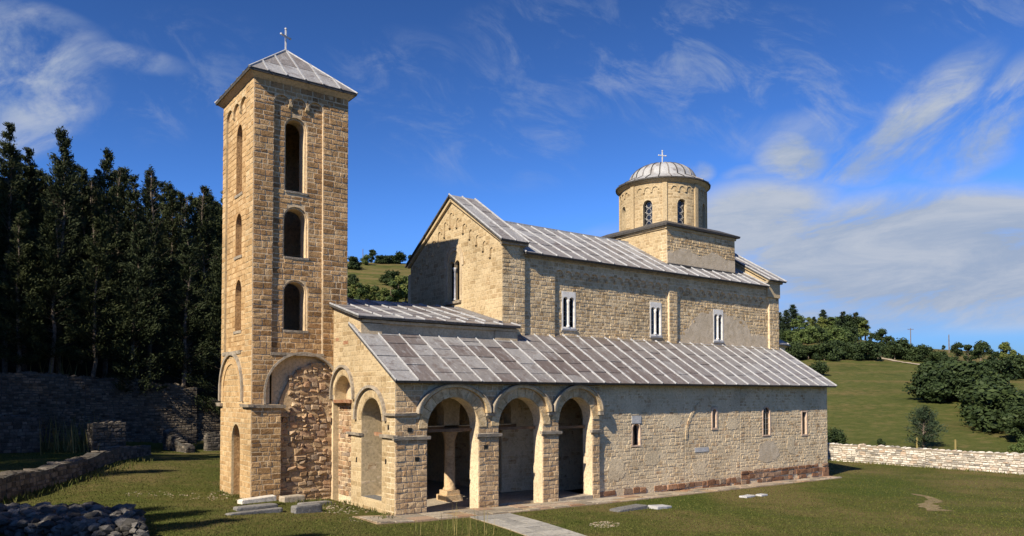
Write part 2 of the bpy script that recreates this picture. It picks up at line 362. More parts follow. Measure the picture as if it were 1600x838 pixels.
# ------------------------------------------------------------------ terrain
def sstep(x,a,b):
    t=np.clip((x-a)/(b-a),0,1); return t*t*(3-2*t)
SKX=np.array([-3000,-200,100,330,430,545,640,760,1000,1150,1220,1300,1370,1450,1520,1600,1800,2400,4000])
SKY=np.array([ 300, 330,360,395,400,404,409,425,470,498,512, 520, 532, 542, 546, 552, 565, 580,590])
def ground(x,y):
    x=np.asarray(x,float);y=np.asarray(y,float)
    z=np.interp(x,[-60,-20,-6,-3.5,0,10,30,45,80],[.8,.6,.32,.18,-.04,-.22,-.45,-.60,-.7])
    z=z+.55*sstep(y,9,24)*(1-sstep(x,4,14))
    dx,dy=x-CAM.x,y-CAM.y; d=np.hypot(dx,dy)
    z=z+2.5*(1-sstep(d,6,14))
    z=z-.45*sstep(x,.3,1.3)*(1-sstep(x,28.5,29.5))*sstep(y,.2,1.2)*(1-sstep(y,11,12))
    fx=dx*RT.x+dy*RT.y; fz=dx*math.sin(YAW)+dy*math.cos(YAW)
    px=np.where(fz>.15*d,800+FPX*fx/np.maximum(fz,1e-3),np.where(fx>0,4000,-3000)); px=np.clip(px,-3000,4000)
    tan=(617-np.interp(px,SKX,SKY))/np.hypot(FPX,np.clip(px,-600,2200)-800)
    d0=np.interp(px,[-3000,300,545,700,1100,1250,1400,1700,4000],[90,90,78,80,90,70,66,62,60]); dr=np.interp(px,[-3000,545,1000,1300,1600,4000],[270,270,270,250,230,230])
    zr=4.6+tan*dr; t=np.clip((d-d0)/(dr-d0),0,1.0)
    hill=(zr+.6)*(.82*t+.18*t*t*(3-2*t)); over=np.clip(d-dr,0,None)
    hill=hill*np.exp(-over/400.)
    front=sstep(fz,10,60)*np.where(px>-2900,1,0)
    h2=hill*front*sstep(px,150,545)
    z=z+h2
    # wooded slope north and west behind the retaining wall
    wl=1-sstep(x,12,22)
    step=sstep(y,35.7,36.6)*4.3*wl*sstep(7.5-x,0,3)+.46*np.clip(y-39,0,70)*wl
    west=.95*np.clip(-21-x,0,60)*sstep(y,4,38)+.25*np.clip(-16-x,0,80)*sstep(y,-25,10)
    return z+step*(1-.0*x)+west*np.where(y>-60,1,0)
def gp(px,py,dz=0):                                     # where a sight line meets the ground
    d=(FW+RT*((px-800)/FPX)+UP*((CYP-py)/FPX)); hl=math.hypot(d.x,d.y); d=d/hl
    s=np.concatenate([np.arange(12,120,.1),np.arange(120,900,.5)])
    zz=CAM.z+d.z*s-(ground(CAM.x+d.x*s,CAM.y+d.y*s)+dz); i=np.argmax(zz<0)
    if zz[i]>=0: q=(s<330)&(s>60); i=int(np.argmin(np.where(q,zz/s,9)))
    s0=s[i]; return Vector((CAM.x+d.x*s0,CAM.y+d.y*s0,CAM.z+d.z*s0))
def gz(x,y): return float(ground(x,y))
def axis(lo,hi,st,far):
    a=list(np.arange(lo,hi+.01,st)); s=st
    x=hi
    while x<far: s*=1.10; x+=s; a.append(x)
    s=st; x=lo
    while x>-far: s*=1.10; x-=s; a.insert(0,x)
    return np.array(a)
gx=axis(-45,60,1.0,4000); gy=axis(-32,62,.8,4000)
X,Y=np.meshgrid(gx,gy); Z=ground(X,Y)
V=np.stack([X.ravel(),Y.ravel(),Z.ravel()],1); nx,ny=len(gx),len(gy)
idx=np.arange(nx*ny).reshape(ny,nx); F=np.stack([idx[:-1,:-1].ravel(),idx[:-1,1:].ravel(),idx[1:,1:].ravel(),idx[1:,:-1].ravel()],1)
def fground(t,b,pos):
    sx=t.new('ShaderNodeSeparateXYZ'); t.set(sx,0,pos); x,y,z=sx.outputs
    n1=t.noise(pos,.16,5,.6,.3); n2=t.noise(pos,.9,6,.65,.3); n3=t.noise(pos,6,5,.65); n4=t.noise(pos,28,3,.6)
    lawn=t.ramp(n2,[(.28,(0.0570,0.0699,0.0152)),(.46,(0.0722,0.0798,0.0198)),(.62,(0.0950,0.0874,0.0274)),(.78,(0.1368,0.1064,0.0418))])
    dry=t.mapr(n1,.46,.62,0,.8); lawn=t.mix(dry,lawn,(0.1406,0.1102,0.0456))
    bare=t.mapr(t.math('ADD',t.math('MULTIPLY',n2,.6),t.math('MULTIPLY',n3,.4)),.60,.70,0,.55)
    lawn=t.mix(bare,lawn,(0.1900,0.1406,0.0760))
    lush=t.mapr(t.noise(pos,.11,3,.5,.2),.50,.66,0,.7); lawn=t.mix(lush,lawn,(0.0517,0.0745,0.0137))
    band=t.noise(t.vmul(pos,(.012,.012,.42)),1,5,.65,.6)
    mead=t.ramp(n2,[(.3,(0.0582,0.0739,0.0179)),(.55,(0.0874,0.0963,0.0280)),(.75,(0.1344,0.1176,0.0448))])
    mead=t.mix(t.mapr(t.math('ADD',t.math('MULTIPLY',band,.7),t.math('MULTIPLY',n2,.3)),.45,.58,0,.85),mead,(0.1512,0.1176,0.0504))
    mead=t.mix(t.mapr(n1,.52,.68,0,.6),mead,(0.0448,0.0605,0.0157))
    base=t.mix(t.mapr(t.math('ADD',x,t.math('MULTIPLY',n2,1)),43,45),lawn,mead)
    base=t.mix(t.mapr(y,60,75),base,mead)
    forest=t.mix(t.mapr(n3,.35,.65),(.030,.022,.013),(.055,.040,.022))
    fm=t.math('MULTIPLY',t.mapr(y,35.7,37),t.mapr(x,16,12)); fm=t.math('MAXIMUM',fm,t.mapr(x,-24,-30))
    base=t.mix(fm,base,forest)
    base=t.mix(1,base,t.ramp(n3,[(.3,.78),(.6,1.10)]),'MULTIPLY'); base=t.mix(1,base,t.ramp(n4,[(.3,.80),(.65,1.10)]),'MULTIPLY')
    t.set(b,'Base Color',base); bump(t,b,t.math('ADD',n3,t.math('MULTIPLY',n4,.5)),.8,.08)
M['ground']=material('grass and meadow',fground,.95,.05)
me=bpy.data.meshes.new('ground'); me.from_pydata(V.tolist(),[],F.tolist()); me.polygons.foreach_set('use_smooth',[True]*len(me.polygons)); me.materials.append(M['ground'])
go=bpy.data.objects.new('ground',me); COL.objects.link(go); go['kind']='structure'
# ------------------------------------------------------------------ roofs
def lerp(a,b,t): return a+(b-a)*t
def roof(th,A,B,C,D,ncol,rows=4,name='roof',tlo=.1,thi=.9,rib=.075,tfun=None,seed=3,clip=None,cap=True,ribmat='leadlight'):
    A,B,C,D=map(Vector,(A,B,C,D)); n=(B-A).cross(D-A).normalized(); 
    if n.z<0:n=-n
    r=random.Random(seed); P=lambda u,v:lerp(lerp(A,B,u),lerp(D,C,u),v)
    m=Mesh(); m.hexa([A-n*.09,B-n*.09,C-n*.09,D-n*.09],[A,B,C,D]); ro=m.build(name,M['leadedge'],th)
    for i in range(ncol):
        cuts=[0]+sorted((k+r.uniform(-.32,.32))/rows for k in range(1,rows))+[1]
        for j in range(rows):
            u0,u1,v0,v1=i/ncol,(i+1)/ncol,cuts[j]-(r.uniform(0,.008) if j==0 else 0),cuts[j+1]; e=.004
            if clip and clip((u0+u1)/2,(v0+v1)/2): continue
            b=[P(u0+e/ncol,v0+e),P(u1-e/ncol,v0+e),P(u1-e/ncol,v1),P(u0+e/ncol,v1)]
            w_=r.uniform(.006,.02); t=(tfun(u0,v0,r) if tfun else r.uniform(tlo,thi))
            q=Mesh(); q.hexa([p+n*.004 for p in b],[b[0]+n*(w_+.016),b[1]+n*(w_+.016),b[2]+n*w_,b[3]+n*w_],t); q.build('roof_panel',M['lead'],ro)
    if rib:
        for i in range(ncol+1):
            u=i/ncol; 
            if clip and clip(u,.5): continue
            q=Mesh(); dr=r.uniform(-.02,.02)
            a,b=P(u,0)+n*.03,P(u,1)+n*.03; k=(B-A).normalized(); hw=rib/2
            prof=[(-hw,-.02),(-hw*.8,.035),(0,.05),(hw*.8,.035),(hw,-.02)]
            v=[a+k*x+n*y for x,y in prof]+[b+k*x+n*y for x,y in prof]
            q.add(v,[(0,1,6,5),(1,2,7,6),(2,3,8,7),(3,4,9,8),(4,3,2,1,0),(5,6,7,8,9)]); q.build('roof_seam',M[ribmat],ro)
    return ro
def voussoirs(th,part,fr,mat,c,zs,r0,r1,n,d0,d1,a0=0,a1=math.pi,rz=1,seed=1,tr=(0,1)):
    r=random.Random(seed); cuts=[a0+(a1-a0)*(i+(r.uniform(-.15,.15) if 0<i<n else 0))/n for i in range(n+1)]
    for i in range(n):
        m=Mesh(); g=.010/r1; d=d1+r.uniform(-.006,.012)
        ring(m,fr,c,zs,r0,r1,d0,d,cuts[i]+g,cuts[i+1]-g,2,r.uniform(*tr),rz); queue_mesh(th,part,mat,m.v,m.f,m.t[0],'voussoir')
def hood(part,fr,mat,c,zs,r0,r1,d,legs=0,rz=1,a0=0,a1=math.pi):
    return ring(Mesh(),fr,c,zs,r0,r1,-.02,d,a0,a1,24,.5,rz,legs).build('hood_mould',mat,part)
def ledge(part,fr,mat,u0,u1,z0,z1,d,name='impost',seed=0):
    r=random.Random(seed+int(u0*31)+int(z0*17)); m=Mesh(); n=max(2,int((u1-u0)/.45)); v=[]
    for i in range(n+1):
        u=u0+(u1-u0)*i/n; dd=d*r.uniform(.85,1.1); k=r.uniform(-.015,.015)
        v+=[fr(u,z0+k,-.05),fr(u,z0+k,dd*.8),fr(u,z1+k,dd),fr(u,z1+k,-.05)]
    f=[]
    for i in range(n):
        for j in range(4): f.append((4*i+j,4*i+(j+1)%4,4*i+4+(j+1)%4,4*i+4+j))
    f+=[(0,1,2,3),(4*n+3,4*n+2,4*n+1,4*n)]
    return m.add(v,f).build(name,mat,part)
def box_part(part,name,mat,fr,u0,u1,z0,z1,d0,d1,kind=None):
    return slab(Mesh(),fr,rect(u0,u1,z0,z1),(),d0,d1).build(name,mat,part,kind)
def bifora(par,fr,c,zb,wd,h,mat,fw=.085,name='window',d1=.04,colmat=None,spr=.62):
    mid=.075; r=(wd-2*fw-mid)/4; zs=zb+fw*1.1+ (h-2.3*fw)*.80
    hl=[arch(c+s*(r+mid/2),r,zb+fw*1.1,zs,10) for s in(-1,1)]
    fo=slab(Mesh(),fr,rect(c-wd/2,c+wd/2,zb,zb+h),hl,-.14,d1).build(name,mat,par)
    slab(Mesh(),fr,rect(c-wd/2+.02,c+wd/2-.02,zb+.02,zb+h-.02),(),-.26,-.22).build('pane',M['glass'],fo)
    x,y,z=fr(c,zb+fw*1.1,-.03); H=zs-zb-fw*1.1
    m=Mesh(); m.lathe((x,y,z),[(0,0),(.10,0),(.10,.05),(.075,.10),(.042,.14),(.040,H-.20),(.06,H-.19),(.06,H-.16),(.10,H-.03),(.10,H+.02),(0,H+.02)],12); m.build('column',colmat or M['marble'],fo,smooth=True)
    ledge(fo,fr,M['greymarble'],c-wd/2-.03,c+wd/2+.03,zb-.10,zb+.0,.10,'sill')
    for k in range(1,4):                                  # glazing bars
        zz=zb+.2+(h-.5)*k/6
        slab(Mesh(),fr,rect(c-wd/2+.05,c+wd/2-.05,zz-.008,zz+.008),(),-.215,-.205).build('glazing_bar',M['lattice'],fo)
    return fo
def niche(par,fr,c,hw,zb,zt,mat,fw,proud=.03,depth=.34,arched=True,name='window',frame_rect=False,bars=True):
    zs=zt-hw if arched else zt; inner=arch(c,hw,zb,zs,10) if arched else rect(c-hw,c+hw,zb,zt)
    R=hw+fw; outer=arch(c,R,zb-fw,zs,12) if arched and not frame_rect else rect(c-R,c+R,zb-fw,zt+fw)
    fo=slab(Mesh(),fr,outer,[inner],-.20,proud).build(name,mat,par)
    slab(Mesh(),fr,rect(c-R+.01,c+R-.01,zb-fw+.01,zt+fw*.5),(),-depth-.04,-depth).build('pane',M['glass'],fo)
    if bars:
        n=max(2,int((zt-zb)/.28))
        for k in range(1,n):
            zz=zb+(zt-zb)*k/n; slab(Mesh(),fr,rect(c-hw,c+hw,zz-.009,zz+.009),(),-depth+.004,-depth+.02).build('glazing_bar',M['lattice'],fo)
        slab(Mesh(),fr,rect(c-.009,c+.009,zb,zt),(),-depth+.022,-depth+.034).build('glazing_bar',M['lattice'],fo)
    return fo
def cross(th,x,y,z,h,name='cross',rz=0.0):
    m=Mesh(); t=h*.055; k=Vector((math.cos(rz),math.sin(rz),0)); c=Vector((x,y,z))
    m.bar(c,c+Vector((0,0,h)),t,t); q=c+Vector((0,0,h*.68)); m.bar(q-k*h*.26,q+k*h*.26,t*1.01,t*1.02)
    for e in (q-k*h*.26,q+k*h*.26,c+Vector((0,0,h))): m.lathe(tuple(e-Vector((0,0,t*.9))),[(0,0),(t*.9,t*.4),(t*.9,t*1.4),(0,t*1.8)],8)
    m.lathe((x,y,z),[(t*1.6,0),(t*1.3,h*.08),(t*.5,h*.12)],8)
    return m.build(name,M['iron'],th)
def scallop(u0,u1,zb,zs,n,rz,flat=.92):
    r=(u1-u0)/n/2; P=[(u0,zb),(u1,zb)]
    for k in range(n):
        c=u1-r-2*r*k
        for i in range(9):
            a=math.pi*i/8; P.append((c+r*flat*math.cos(a),zs+rz*math.sin(a)))
    return P
def corbels(part,fr,u0,u1,zs,n,depth,mat,w=.09,h=.16):
    r=(u1-u0)/n
    for k in range(1,n):
        u=u0+r*k; m=Mesh()
        v=[fr(u-w/2,zs-h,-depth-.01),fr(u+w/2,zs-h,-depth-.01),fr(u+w/2,zs,-depth-.01),fr(u-w/2,zs,-depth-.01),fr(u-w/2,zs-h*.45,.005),fr(u+w/2,zs-h*.45,.005),fr(u+w/2,zs+.01,.005),fr(u-w/2,zs+.01,.005)]
        m.add(v,[(0,1,2,3),(4,5,6,7),(0,1,5,4),(1,2,6,5),(2,3,7,6),(3,0,4,7)]).build('corbel',mat,part)
# ================================================================== BELL TOWER
TX0,TX1,TY0,TY1,TZ=-3.62,.65,5.88,10.31,18.05; YC=8.21
tw=thing('bell_tower','tall square stone bell tower with pyramid lead roof at the west end of the church','bell tower',(-1.48,8.1,.1))
fs=FS(TY0); fw_=FWst(TX0)
bigarch=[(-2.35,-.5),(.02,-.5)]+[(-1.35+1.67*math.cos(a),4.7+1.67*math.sin(a)) for a in np.linspace(math.acos(1.37/1.67),math.pi,18)]+[(-3.02,4.22),(-2.35,4.2)]
recS=scallop(-2.78,-.52,6.42,17.22,3,.34)
winS=[arch(-1.755,.425,13.46,16.22),arch(-1.73,.485,10.60,12.25),arch(-1.73,.47,7.40,9.06)]
def grow(c,r,zb,zs,e=.07): return arch(c,r+e,zb-.0,zs)
winS2=[grow(-1.755,.425,13.46,16.22),grow(-1.73,.485,10.60,12.25),grow(-1.73,.47,7.40,9.06)]
ws=slab(Mesh(),fs,rect(TX0,TX1,-.6,TZ),[recS,bigarch],-.1,0).build('south_wall',M['tuff_mortar'],tw)
m=slab(Mesh(),fs,rect(-2.82,TX1-.01,-.6,TZ-.01),winS2+[bigarch],-.18,-.1001); m2=slab(m,fs,rect(-2.81,TX1-.02,-.6,TZ-.02),winS+[bigarch],-.8,-.1802); m2.build('south_inner_wall',M['tuff_mortar'],tw)
masonry('tower',ws,M['tuff'],fs,rect(TX0,TX1,4.22,TZ),[recS,bigarch],(.16,.30),(.22,.62),.026,(.004,.022),seed=11,zmin=4.22)
masonry('tower',ws,M['tuff'],fs,rect(TX0,-2.35,-.1,4.18),[],(.16,.29),(.22,.60),.026,(.004,.022),seed=12,tr=(0,.9))
masonry('tower',ws,M['tuff'],lambda u,z,d:fs(u,z,d-.1),recS,winS2,(.16,.29),(.22,.56),.026,(.004,.022),seed=13)
corbels(ws,fs,-2.78,-.52,17.22,3,.1,M['cream'],.16,.2)
for c,r,zb,zs in((-1.755,.425,13.46,16.22),(-1.73,.485,10.6,12.25),(-1.73,.47,7.4,9.06)):
    ledge(ws,lambda u,z,d:fs(u,z,d-.1),M['slab'],c-r-.03,c+r+.12,zb-.09,zb,.05,'sill')
ledge(ws,fs,M['slab'],-2.83,-.45,6.30,6.42,.05,'ledge')
ledge(ws,fs,M['slab'],-3.70,-2.18,4.06,4.20,.16,'impost')
hood(ws,fs,M['slab'],-1.35,4.72,1.67,1.76,.05,.5,1,math.acos(1.37/1.70),math.pi)
# rubble blocking of the big arch
inf=slab(Mesh(),fs,[(p[0],p[1]) for p in bigarch],(),-.79,-.36).build('blocked_arch',M['tuff_mortar'],tw)
slab(Mesh(),fs,[(-2.35,-.5),(.02,-.5),(.02,5.95),(-.4,6.05),(-.8,6.0),(-1.2,5.85),(-1.6,5.6),(-1.9,5.25),(-2.2,4.7),(-2.35,4.3)],(),-.36,-.20).build('rubble_bedding',M['fieldmortar'],inf)
r_=random.Random(5); z=-.12
while z<6.2:
    hh=r_.uniform(.15,.24) if z<1.7 else r_.uniform(.18,.33)
    for lo,hi in intervals([bigarch],z+hh/2):
        u=lo-r_.uniform(0,.2); ph=r_.uniform(0,6)
        while u<hi-.05:
            wd=r_.uniform(.24,.62) if z<1.7 else r_.choice([r_.uniform(.14,.26),r_.uniform(.26,.55)])
            a,b=max(u,lo),min(u+wd,hi); zo=.07*math.sin(u*3.1+ph) if z>1.4 else .02*math.sin(u*2+ph)
            lim=np.interp(u,[-3.1,-2.35,-1.9,-1.2,-.4,.1],[0,4.55,5.45,6.05,6.15,6.05])+r_.uniform(-.16,.12)
            if b-a>.08 and z+hh*.5<lim and r_.random()>.06:
                n2=2 if (z>1.7 and wd<.27 and hh>.24) else 1
                for q in range(n2):
                    z0,z1=z+zo+hh*q/n2+.014,z+zo+hh*(q+1)/n2-.014
                    if z1>lim+.12: continue
                    vv,ff=stone_block(lambda u_,z_,d_:fs(u_,z_,d_-.19),a+.013,b-.013,z0,z1,r_.choice([.02,.04,.06,.10])*r_.uniform(.6,1.2),r_,.038,.035,-.05)
                    queue_mesh('tower',inf,M['field'],vv,ff,r_.random(),'rubble_stone')
            u+=wd
    z+=hh
# west face
recW=scallop(6.82,9.88,6.50,17.25,3,.40)
winW=[arch(8.15,.42,13.55,16.0,14,.67),arch(8.15,.45,10.78,12.05,14,.63),arch(8.12,.45,7.44,9.05,14,.66)]
door=arch(7.95,.62,-.6,2.55,14,.78)
ww=slab(Mesh(),fw_,rect(TY0+.1,TY1,-.6,TZ),[recW,door],-.1,0).build('west_wall',M['cream_mortar'],tw)
slab(Mesh(),fw_,rect(TY0+.105,TY1-.01,-.6,TZ-.01),winW+[door],-.8,-.1001).build('west_inner_wall',M['tuff'],tw)
WT=stone_mat('warm ochre ashlar',[(0.3672,0.2295,0.1071),(0.4692,0.3162,0.1581),(0.5304,0.3672,0.1938),(0.4284,0.2856,0.1428),(0.5712,0.4182,0.2397)],(0.5712,0.4182,0.2448),(.58,.76),(.82,1.1),bs=.45,bd=.035); M['warm']=WT
barch=arch(8.65,1.42,4.35,4.75)
masonry('tower',ww,WT,fw_,rect(TY0+.005,TY1,.0,TZ),[recW,door],(.19,.27),(.28,.58),.014,(.006,.018),seed=21)
masonry('tower',ww,WT,lambda u,z,d:fw_(u,z,d-.1),recW,winW,(.19,.27),(.28,.5),.014,(.005,.016),seed=22)
corbels(ww,fw_,6.82,9.88,17.25,3,.1,M['cream'],.16,.24)
hood(ww,fw_,M['slab'],8.65,4.78,1.60,1.75,.10,.45)
hood(ww,fw_,WT,8.65,4.78,1.20,1.36,.045,.45)
ledge(ww,fw_,M['slab'],7.3,10.0,6.40,6.55,.06,'ledge')
ledge(ww,fw_,M['slab'],5.72,6.95,4.10,4.22,.18,'impost'); ledge(ww,fw_,M['slab'],9.95,10.5,4.10,4.24,.18,'impost')
for wa in winW+[door]: slab(Mesh(),fw_,wa,(),-.79,-.66).build('sun_blocker',M['field'],tw)  # slabs added deep in the openings to shut sun out, keeping the interior dark
for zb in(13.55,10.78,7.44): ledge(ww,lambda u,z,d:fw_(u,z,d-.1),M['slab'],7.6,8.7,zb-.12,zb,.05,'sill')
slab(Mesh(),FWst(TX1),rect(TY0+.1,TY1,-.6,TZ),(),-.001+.0,.6).build('east_wall',M['tuff_mortar'],tw)
slab(Mesh(),FS(TY1),rect(-2.81,.04,-.6,TZ),(),.002,.6).build('north_wall',M['tuff_mortar'],tw)
slab(Mesh(),FS(TY0+.85),rect(-2.78,.0,.05,.15),(),-2.6,0).build('floor',M['slab'],tw)
# cornice and pyramid roof
m=Mesh(); e=.0
def frustum(m,x0,x1,y0,y1,z0,o0,z1,o1,t=.5):
    return m.hexa([(x0-o0,y0-o0,z0),(x1+o0,y0-o0,z0),(x1+o0,y1+o0,z0),(x0-o0,y1+o0,z0)],[(x0-o1,y0-o1,z1),(x1+o1,y0-o1,z1),(x1+o1,y1+o1,z1),(x0-o1,y1+o1,z1)],t)
frustum(Mesh(),TX0,TX1,TY0,TY1,TZ-.02,.02,TZ+.16,.24).build('cornice',M['tuff_mortar'],tw)
def pyramid(th,x0,x1,y0,y1,z,o,za,ns,edge=.09,apex=None):
    e=frustum(Mesh(),x0,x1,y0,y1,z,o-.01,z+edge,o); 
    A=[Vector((x0-o,y0-o,z+edge)),Vector((x1+o,y0-o,z+edge)),Vector((x1+o,y1+o,z+edge)),Vector((x0-o,y1+o,z+edge))]; ap=Vector(apex or ((x0+x1)/2,(y0+y1)/2,za))
    e.add(A+[ap],[(0,1,4),(1,2,4),(2,3,4),(3,0,4)]); ro=e.build('roof',M['leadedge'],th); r=random.Random(9)
    for k in range(4):
        a,b=A[k],A[(k+1)%4]; n=(b-a).cross(ap-a).normalized(); mid=(a+b)/2; S=ap-mid
        P=lambda u,v:lerp(a,b,u)+S*v
        T=lambda u:1-abs(2*u-1)
        for i in range(ns):
            u0,u1=i/ns+.004,(i+1)/ns-.004; cut=r.uniform(.28,.5)
            segs=[(0,cut),(cut,1)] 
            for s0,s1 in segs:
                p=[P(u0,T(u0)*0+min(s0,T(u0))),P(u1,min(s0,T(u1))),P(u1,min(s1,T(u1))),P(u0,min(s1,T(u0)))]
                if max(T(u0),T(u1))<=s0: continue
                q=Mesh(); q.hexa([x+n*.004 for x in p],[x+n*(.03 if j<2 else .018) for j,x in enumerate(p)],r.uniform(.45,.95)); q.build('roof_panel',M['lead'],ro)
        for i in range(1,ns):
            u=i/ns; Mesh().bar(P(u,0)+n*.03,P(u,T(u))+n*.03,.07,.07,up=n).build('roof_seam',M['leadlight'],ro)
        Mesh().bar(a+n*.02,ap+n*.02,.09,.07,up=Vector((0,0,1))).build('roof_seam',M['leadlight'],ro)
    return ro
pyramid(tw,TX0,TX1,TY0,TY1,TZ+.16,.30,20.55,6)
cross(tw,-1.46,8.15,20.5,1.1,rz=.45)
# ================================================================== CHURCH
ch=thing('church','long pale stone church with arcaded porch, lead roofs and a domed drum','church',(0,0,0))
fa=FS(0)
# --- porch arcade
A1=(2.63,1.22,3.29);A2=(6.06,1.19,3.31);A3=(9.18,1.02,3.48); AR=(A1,A2,A3)
HR=(1.68,1.54,1.43); HC=(2.63,6.04,9.23)
holes=[arch(c,r,-.7 if i<2 else -.1,zs,18) for i,(c,r,zs) in enumerate(AR)]
aw=slab(Mesh(),fa,rect(0,10.66,-.7,5.16),holes,-.65,0).build('arcade_wall',M['rubble_mortar'],ch)
PT=stone_mat('porch pier stone',[(0.3584,0.2296,0.1232),(0.4704,0.3304,0.1904),(0.5488,0.4032,0.2408),(0.4144,0.2744,0.1512)],(0.6160,0.4816,0.3136),(.54,.74),(.78,1.1),bs=.8,bd=.06); M['pier']=PT
big=[arch(c,R,-.7,3.8,20) for c,R in zip(HC,HR)]
upper=rect(0,10.66,3.02,5.14)
def cut_holes(): 
    out=[]
    for (c,r,zs),hc,R in zip(AR,HC,HR):
        out.append([(c-r,-.7),(c+r,-.7),(c+r,3.75),(hc+R,3.75)]+[(hc+R*math.cos(a),3.8+(R-.28)*math.sin(a)) for a in np.linspace(0,math.pi,20)]+[(hc-R,3.75),(c-r,3.75)])
    return out
HS=[]
masonry('church',aw,PT,fa,rect(0.005,10.66,-.35,2.86),holes,(.15,.24),(.2,.46),.016,(.01,.035),seed=31)
masonry('church',aw,PT,fa,rect(0.005,10.66,3.02,5.12),cut_holes(),(.19,.25),(.28,.5),.014,(.006,.02),seed=32,tr=(.1,.8))
for i,((c,r,zs),hc,R) in enumerate(zip(AR,HC,HR)):
    top=5.0; rz=(top-3.8)/R
    r0=r; 
    voussoirs('church',aw,fa,M['naves'],c,zs,r+.01,r+.40,11,-.02,.05,seed=40+i,tr=(.2,.7))
    # projecting hood: stilted ring with deep soffit
    hood(aw,fa,M['naves'],hc,3.86,R-.14,R,.20,0,(5.02-3.86)/R)
    hood(aw,fa,M['slab'],hc,3.88,R,R+.05,.25,0,(5.06-3.88)/(R+.05))
for u0,u1 in((-.10,1.52),(3.74,4.98),(7.14,8.27),(10.08,10.74)): ledge(aw,fa,M['slab'],u0,u1,2.87,3.00,.14)
ledge(aw,fa,M['slab'],-.08,1.05,3.80,3.91,.14); 
for u in(4.40,7.69): ledge(aw,fa,M['slab'],u-.2,u+.2,3.72,3.84,.16,'bracket')
box_part(aw,'impost',M['slab'],fa,10.5,10.72,3.68,3.84,-.05,.22)
for u,z in((.62,3.25),(.95,2.1),(4.2,2.45)): box_part(aw,'putlog_hole',M['glass'],fa,u-.09,u+.09,z-.08,z+.08,-.02,.036)
slab(Mesh(),fa,rect(8.17,10.19,-.6,-.02),(),-.66,.04).build('threshold',M['slab'],aw)
for (c,r,zs) in AR[:2]:                                    # tie beams under the arches
    Mesh().bar((c-r-.05,.56,3.16),(c+r+.05,.56,3.16),.12,.12).build('tie_beam',M['wood'],aw)
Mesh().bar((8.1,.56,3.12),(10.25,.56,3.12),.12,.12).build('tie_beam',M['wood'],aw)
# --- porch west wall
fx=FWst(0)
a2=arch(2.03,.93,.42,3.56,16); a1=arch(4.83,.87,4.40,4.58,16); a1b=rect(3.96,5.86,-.6,4.26)
out=[(.65,-.7),(5.87,-.7),(5.87,8.52),(3.11,7.74),(3.11,6.95),(.65,5.5)]
pw=slab(Mesh(),fx,out,[a2,a1,a1b],-.95,-.002).build('porch_west_wall',M['cream_mortar'],ch)
slab(Mesh(),fx,[(0.001,-.7),(.649,-.7),(.649,5.50),(.001,5.17)],(),-.02,-.001).build('corner_facing',M['cream_mortar'],pw)
h2=[(2.03-.93,.42),(2.03+.93,.42)]+[(2.15+1.43*math.cos(a),3.75+1.2*math.sin(a)) for a in np.linspace(0,math.pi,16)][::1]
h2=[(1.1,.42),(2.96,.42),(2.96,3.56),(3.3,3.6)]+[(2.10+1.25*math.cos(a),3.62+1.22*math.sin(a)) for a in np.linspace(0,math.pi,16)]+[(.9,3.6),(1.1,3.56)]
h1=[(3.96,4.4),(5.7,4.4)]+[(4.83+1.12*math.cos(a),4.58+1.16*math.sin(a)) for a in np.linspace(0,math.pi,16)]
masonry('church',pw,M['cream'],fx,[(.0,-.3),(5.86,-.3),(5.86,8.45),(3.11,7.68),(3.11,6.9),(0,5.14)],[h2,h1,a1b],(.18,.25),(.28,.55),.012,(.003,.010),seed=51)
voussoirs('church',pw,fx,M['cream'],2.03,3.58,.94,1.22,10,-.02,.02,seed=52); voussoirs('church',pw,fx,M['cream'],4.83,4.6,.88,1.08,10,-.02,.02,seed=53)
hood(pw,fx,M['slab'],2.12,3.70,1.30,1.42,.12,.12,.92); hood(pw,fx,M['slab'],4.83,4.62,1.10,1.20,.12,.2,1.08)
ledge(pw,fx,M['slab'],-.12,1.12,2.93,3.06,.14); ledge(pw,fx,M['slab'],2.94,4.25,2.93,3.04,.14); ledge(pw,fx,M['slab'],-.10,.75,3.80,3.90,.14)
ledge(pw,fx,M['redslab'],3.9,5.6,4.26,4.40,.12,'ledge'); ledge(pw,fx,M['redslab'],4.05,4.75,2.98,3.10,.02,'ledge'); ledge(pw,lambda u,z,d:fx(u,z,d-.25),M['redslab'],1.1,2.2,2.96,3.1,.05,'ledge')
bl=slab(Mesh(),fx,rect(3.95,5.86,-.6,4.30),(),-.60,-.28).build('blocked_arch',M['rubble_mortar'],pw)
masonry('church',bl,M['field'],lambda u,z,d:fx(u,z,d-.28),rect(3.97,5.86,.2,4.25),[],(.15,.24),(.2,.45),.016,(.01,.05),seed=54)
slab(Mesh(),fx,rect(3.9,5.75,4.3,5.5),(),-.62,-.55).build('back_wall',M['plaster'],pw)
box_part(pw,'arch_sill',M['greystone'],fx,1.08,2.97,-.4,.43,-.62,-.03); 
for y,z,w2 in((5.45,7.05,.34),(4.55,6.87,.5)): box_part(pw,'beam_slot',M['redslab'],fx,y-w2/2,y+w2/2,z-.07,z+.07,-.02,.012)
for y,z in((.55,3.35),(.75,2.0),(3.4,1.9)): box_part(pw,'putlog_hole',M['glass'],fx,y-.06,y+.06,z-.1,z+.1,-.02,.012)
# reveal masonry of the side arch (north jamb, faces south)
masonry('church',pw,M['rubble'],FS(2.97),rect(.0,.95,.45,3.55),[],(.18,.24),(.25,.45),.014,(.003,.010),seed=55)
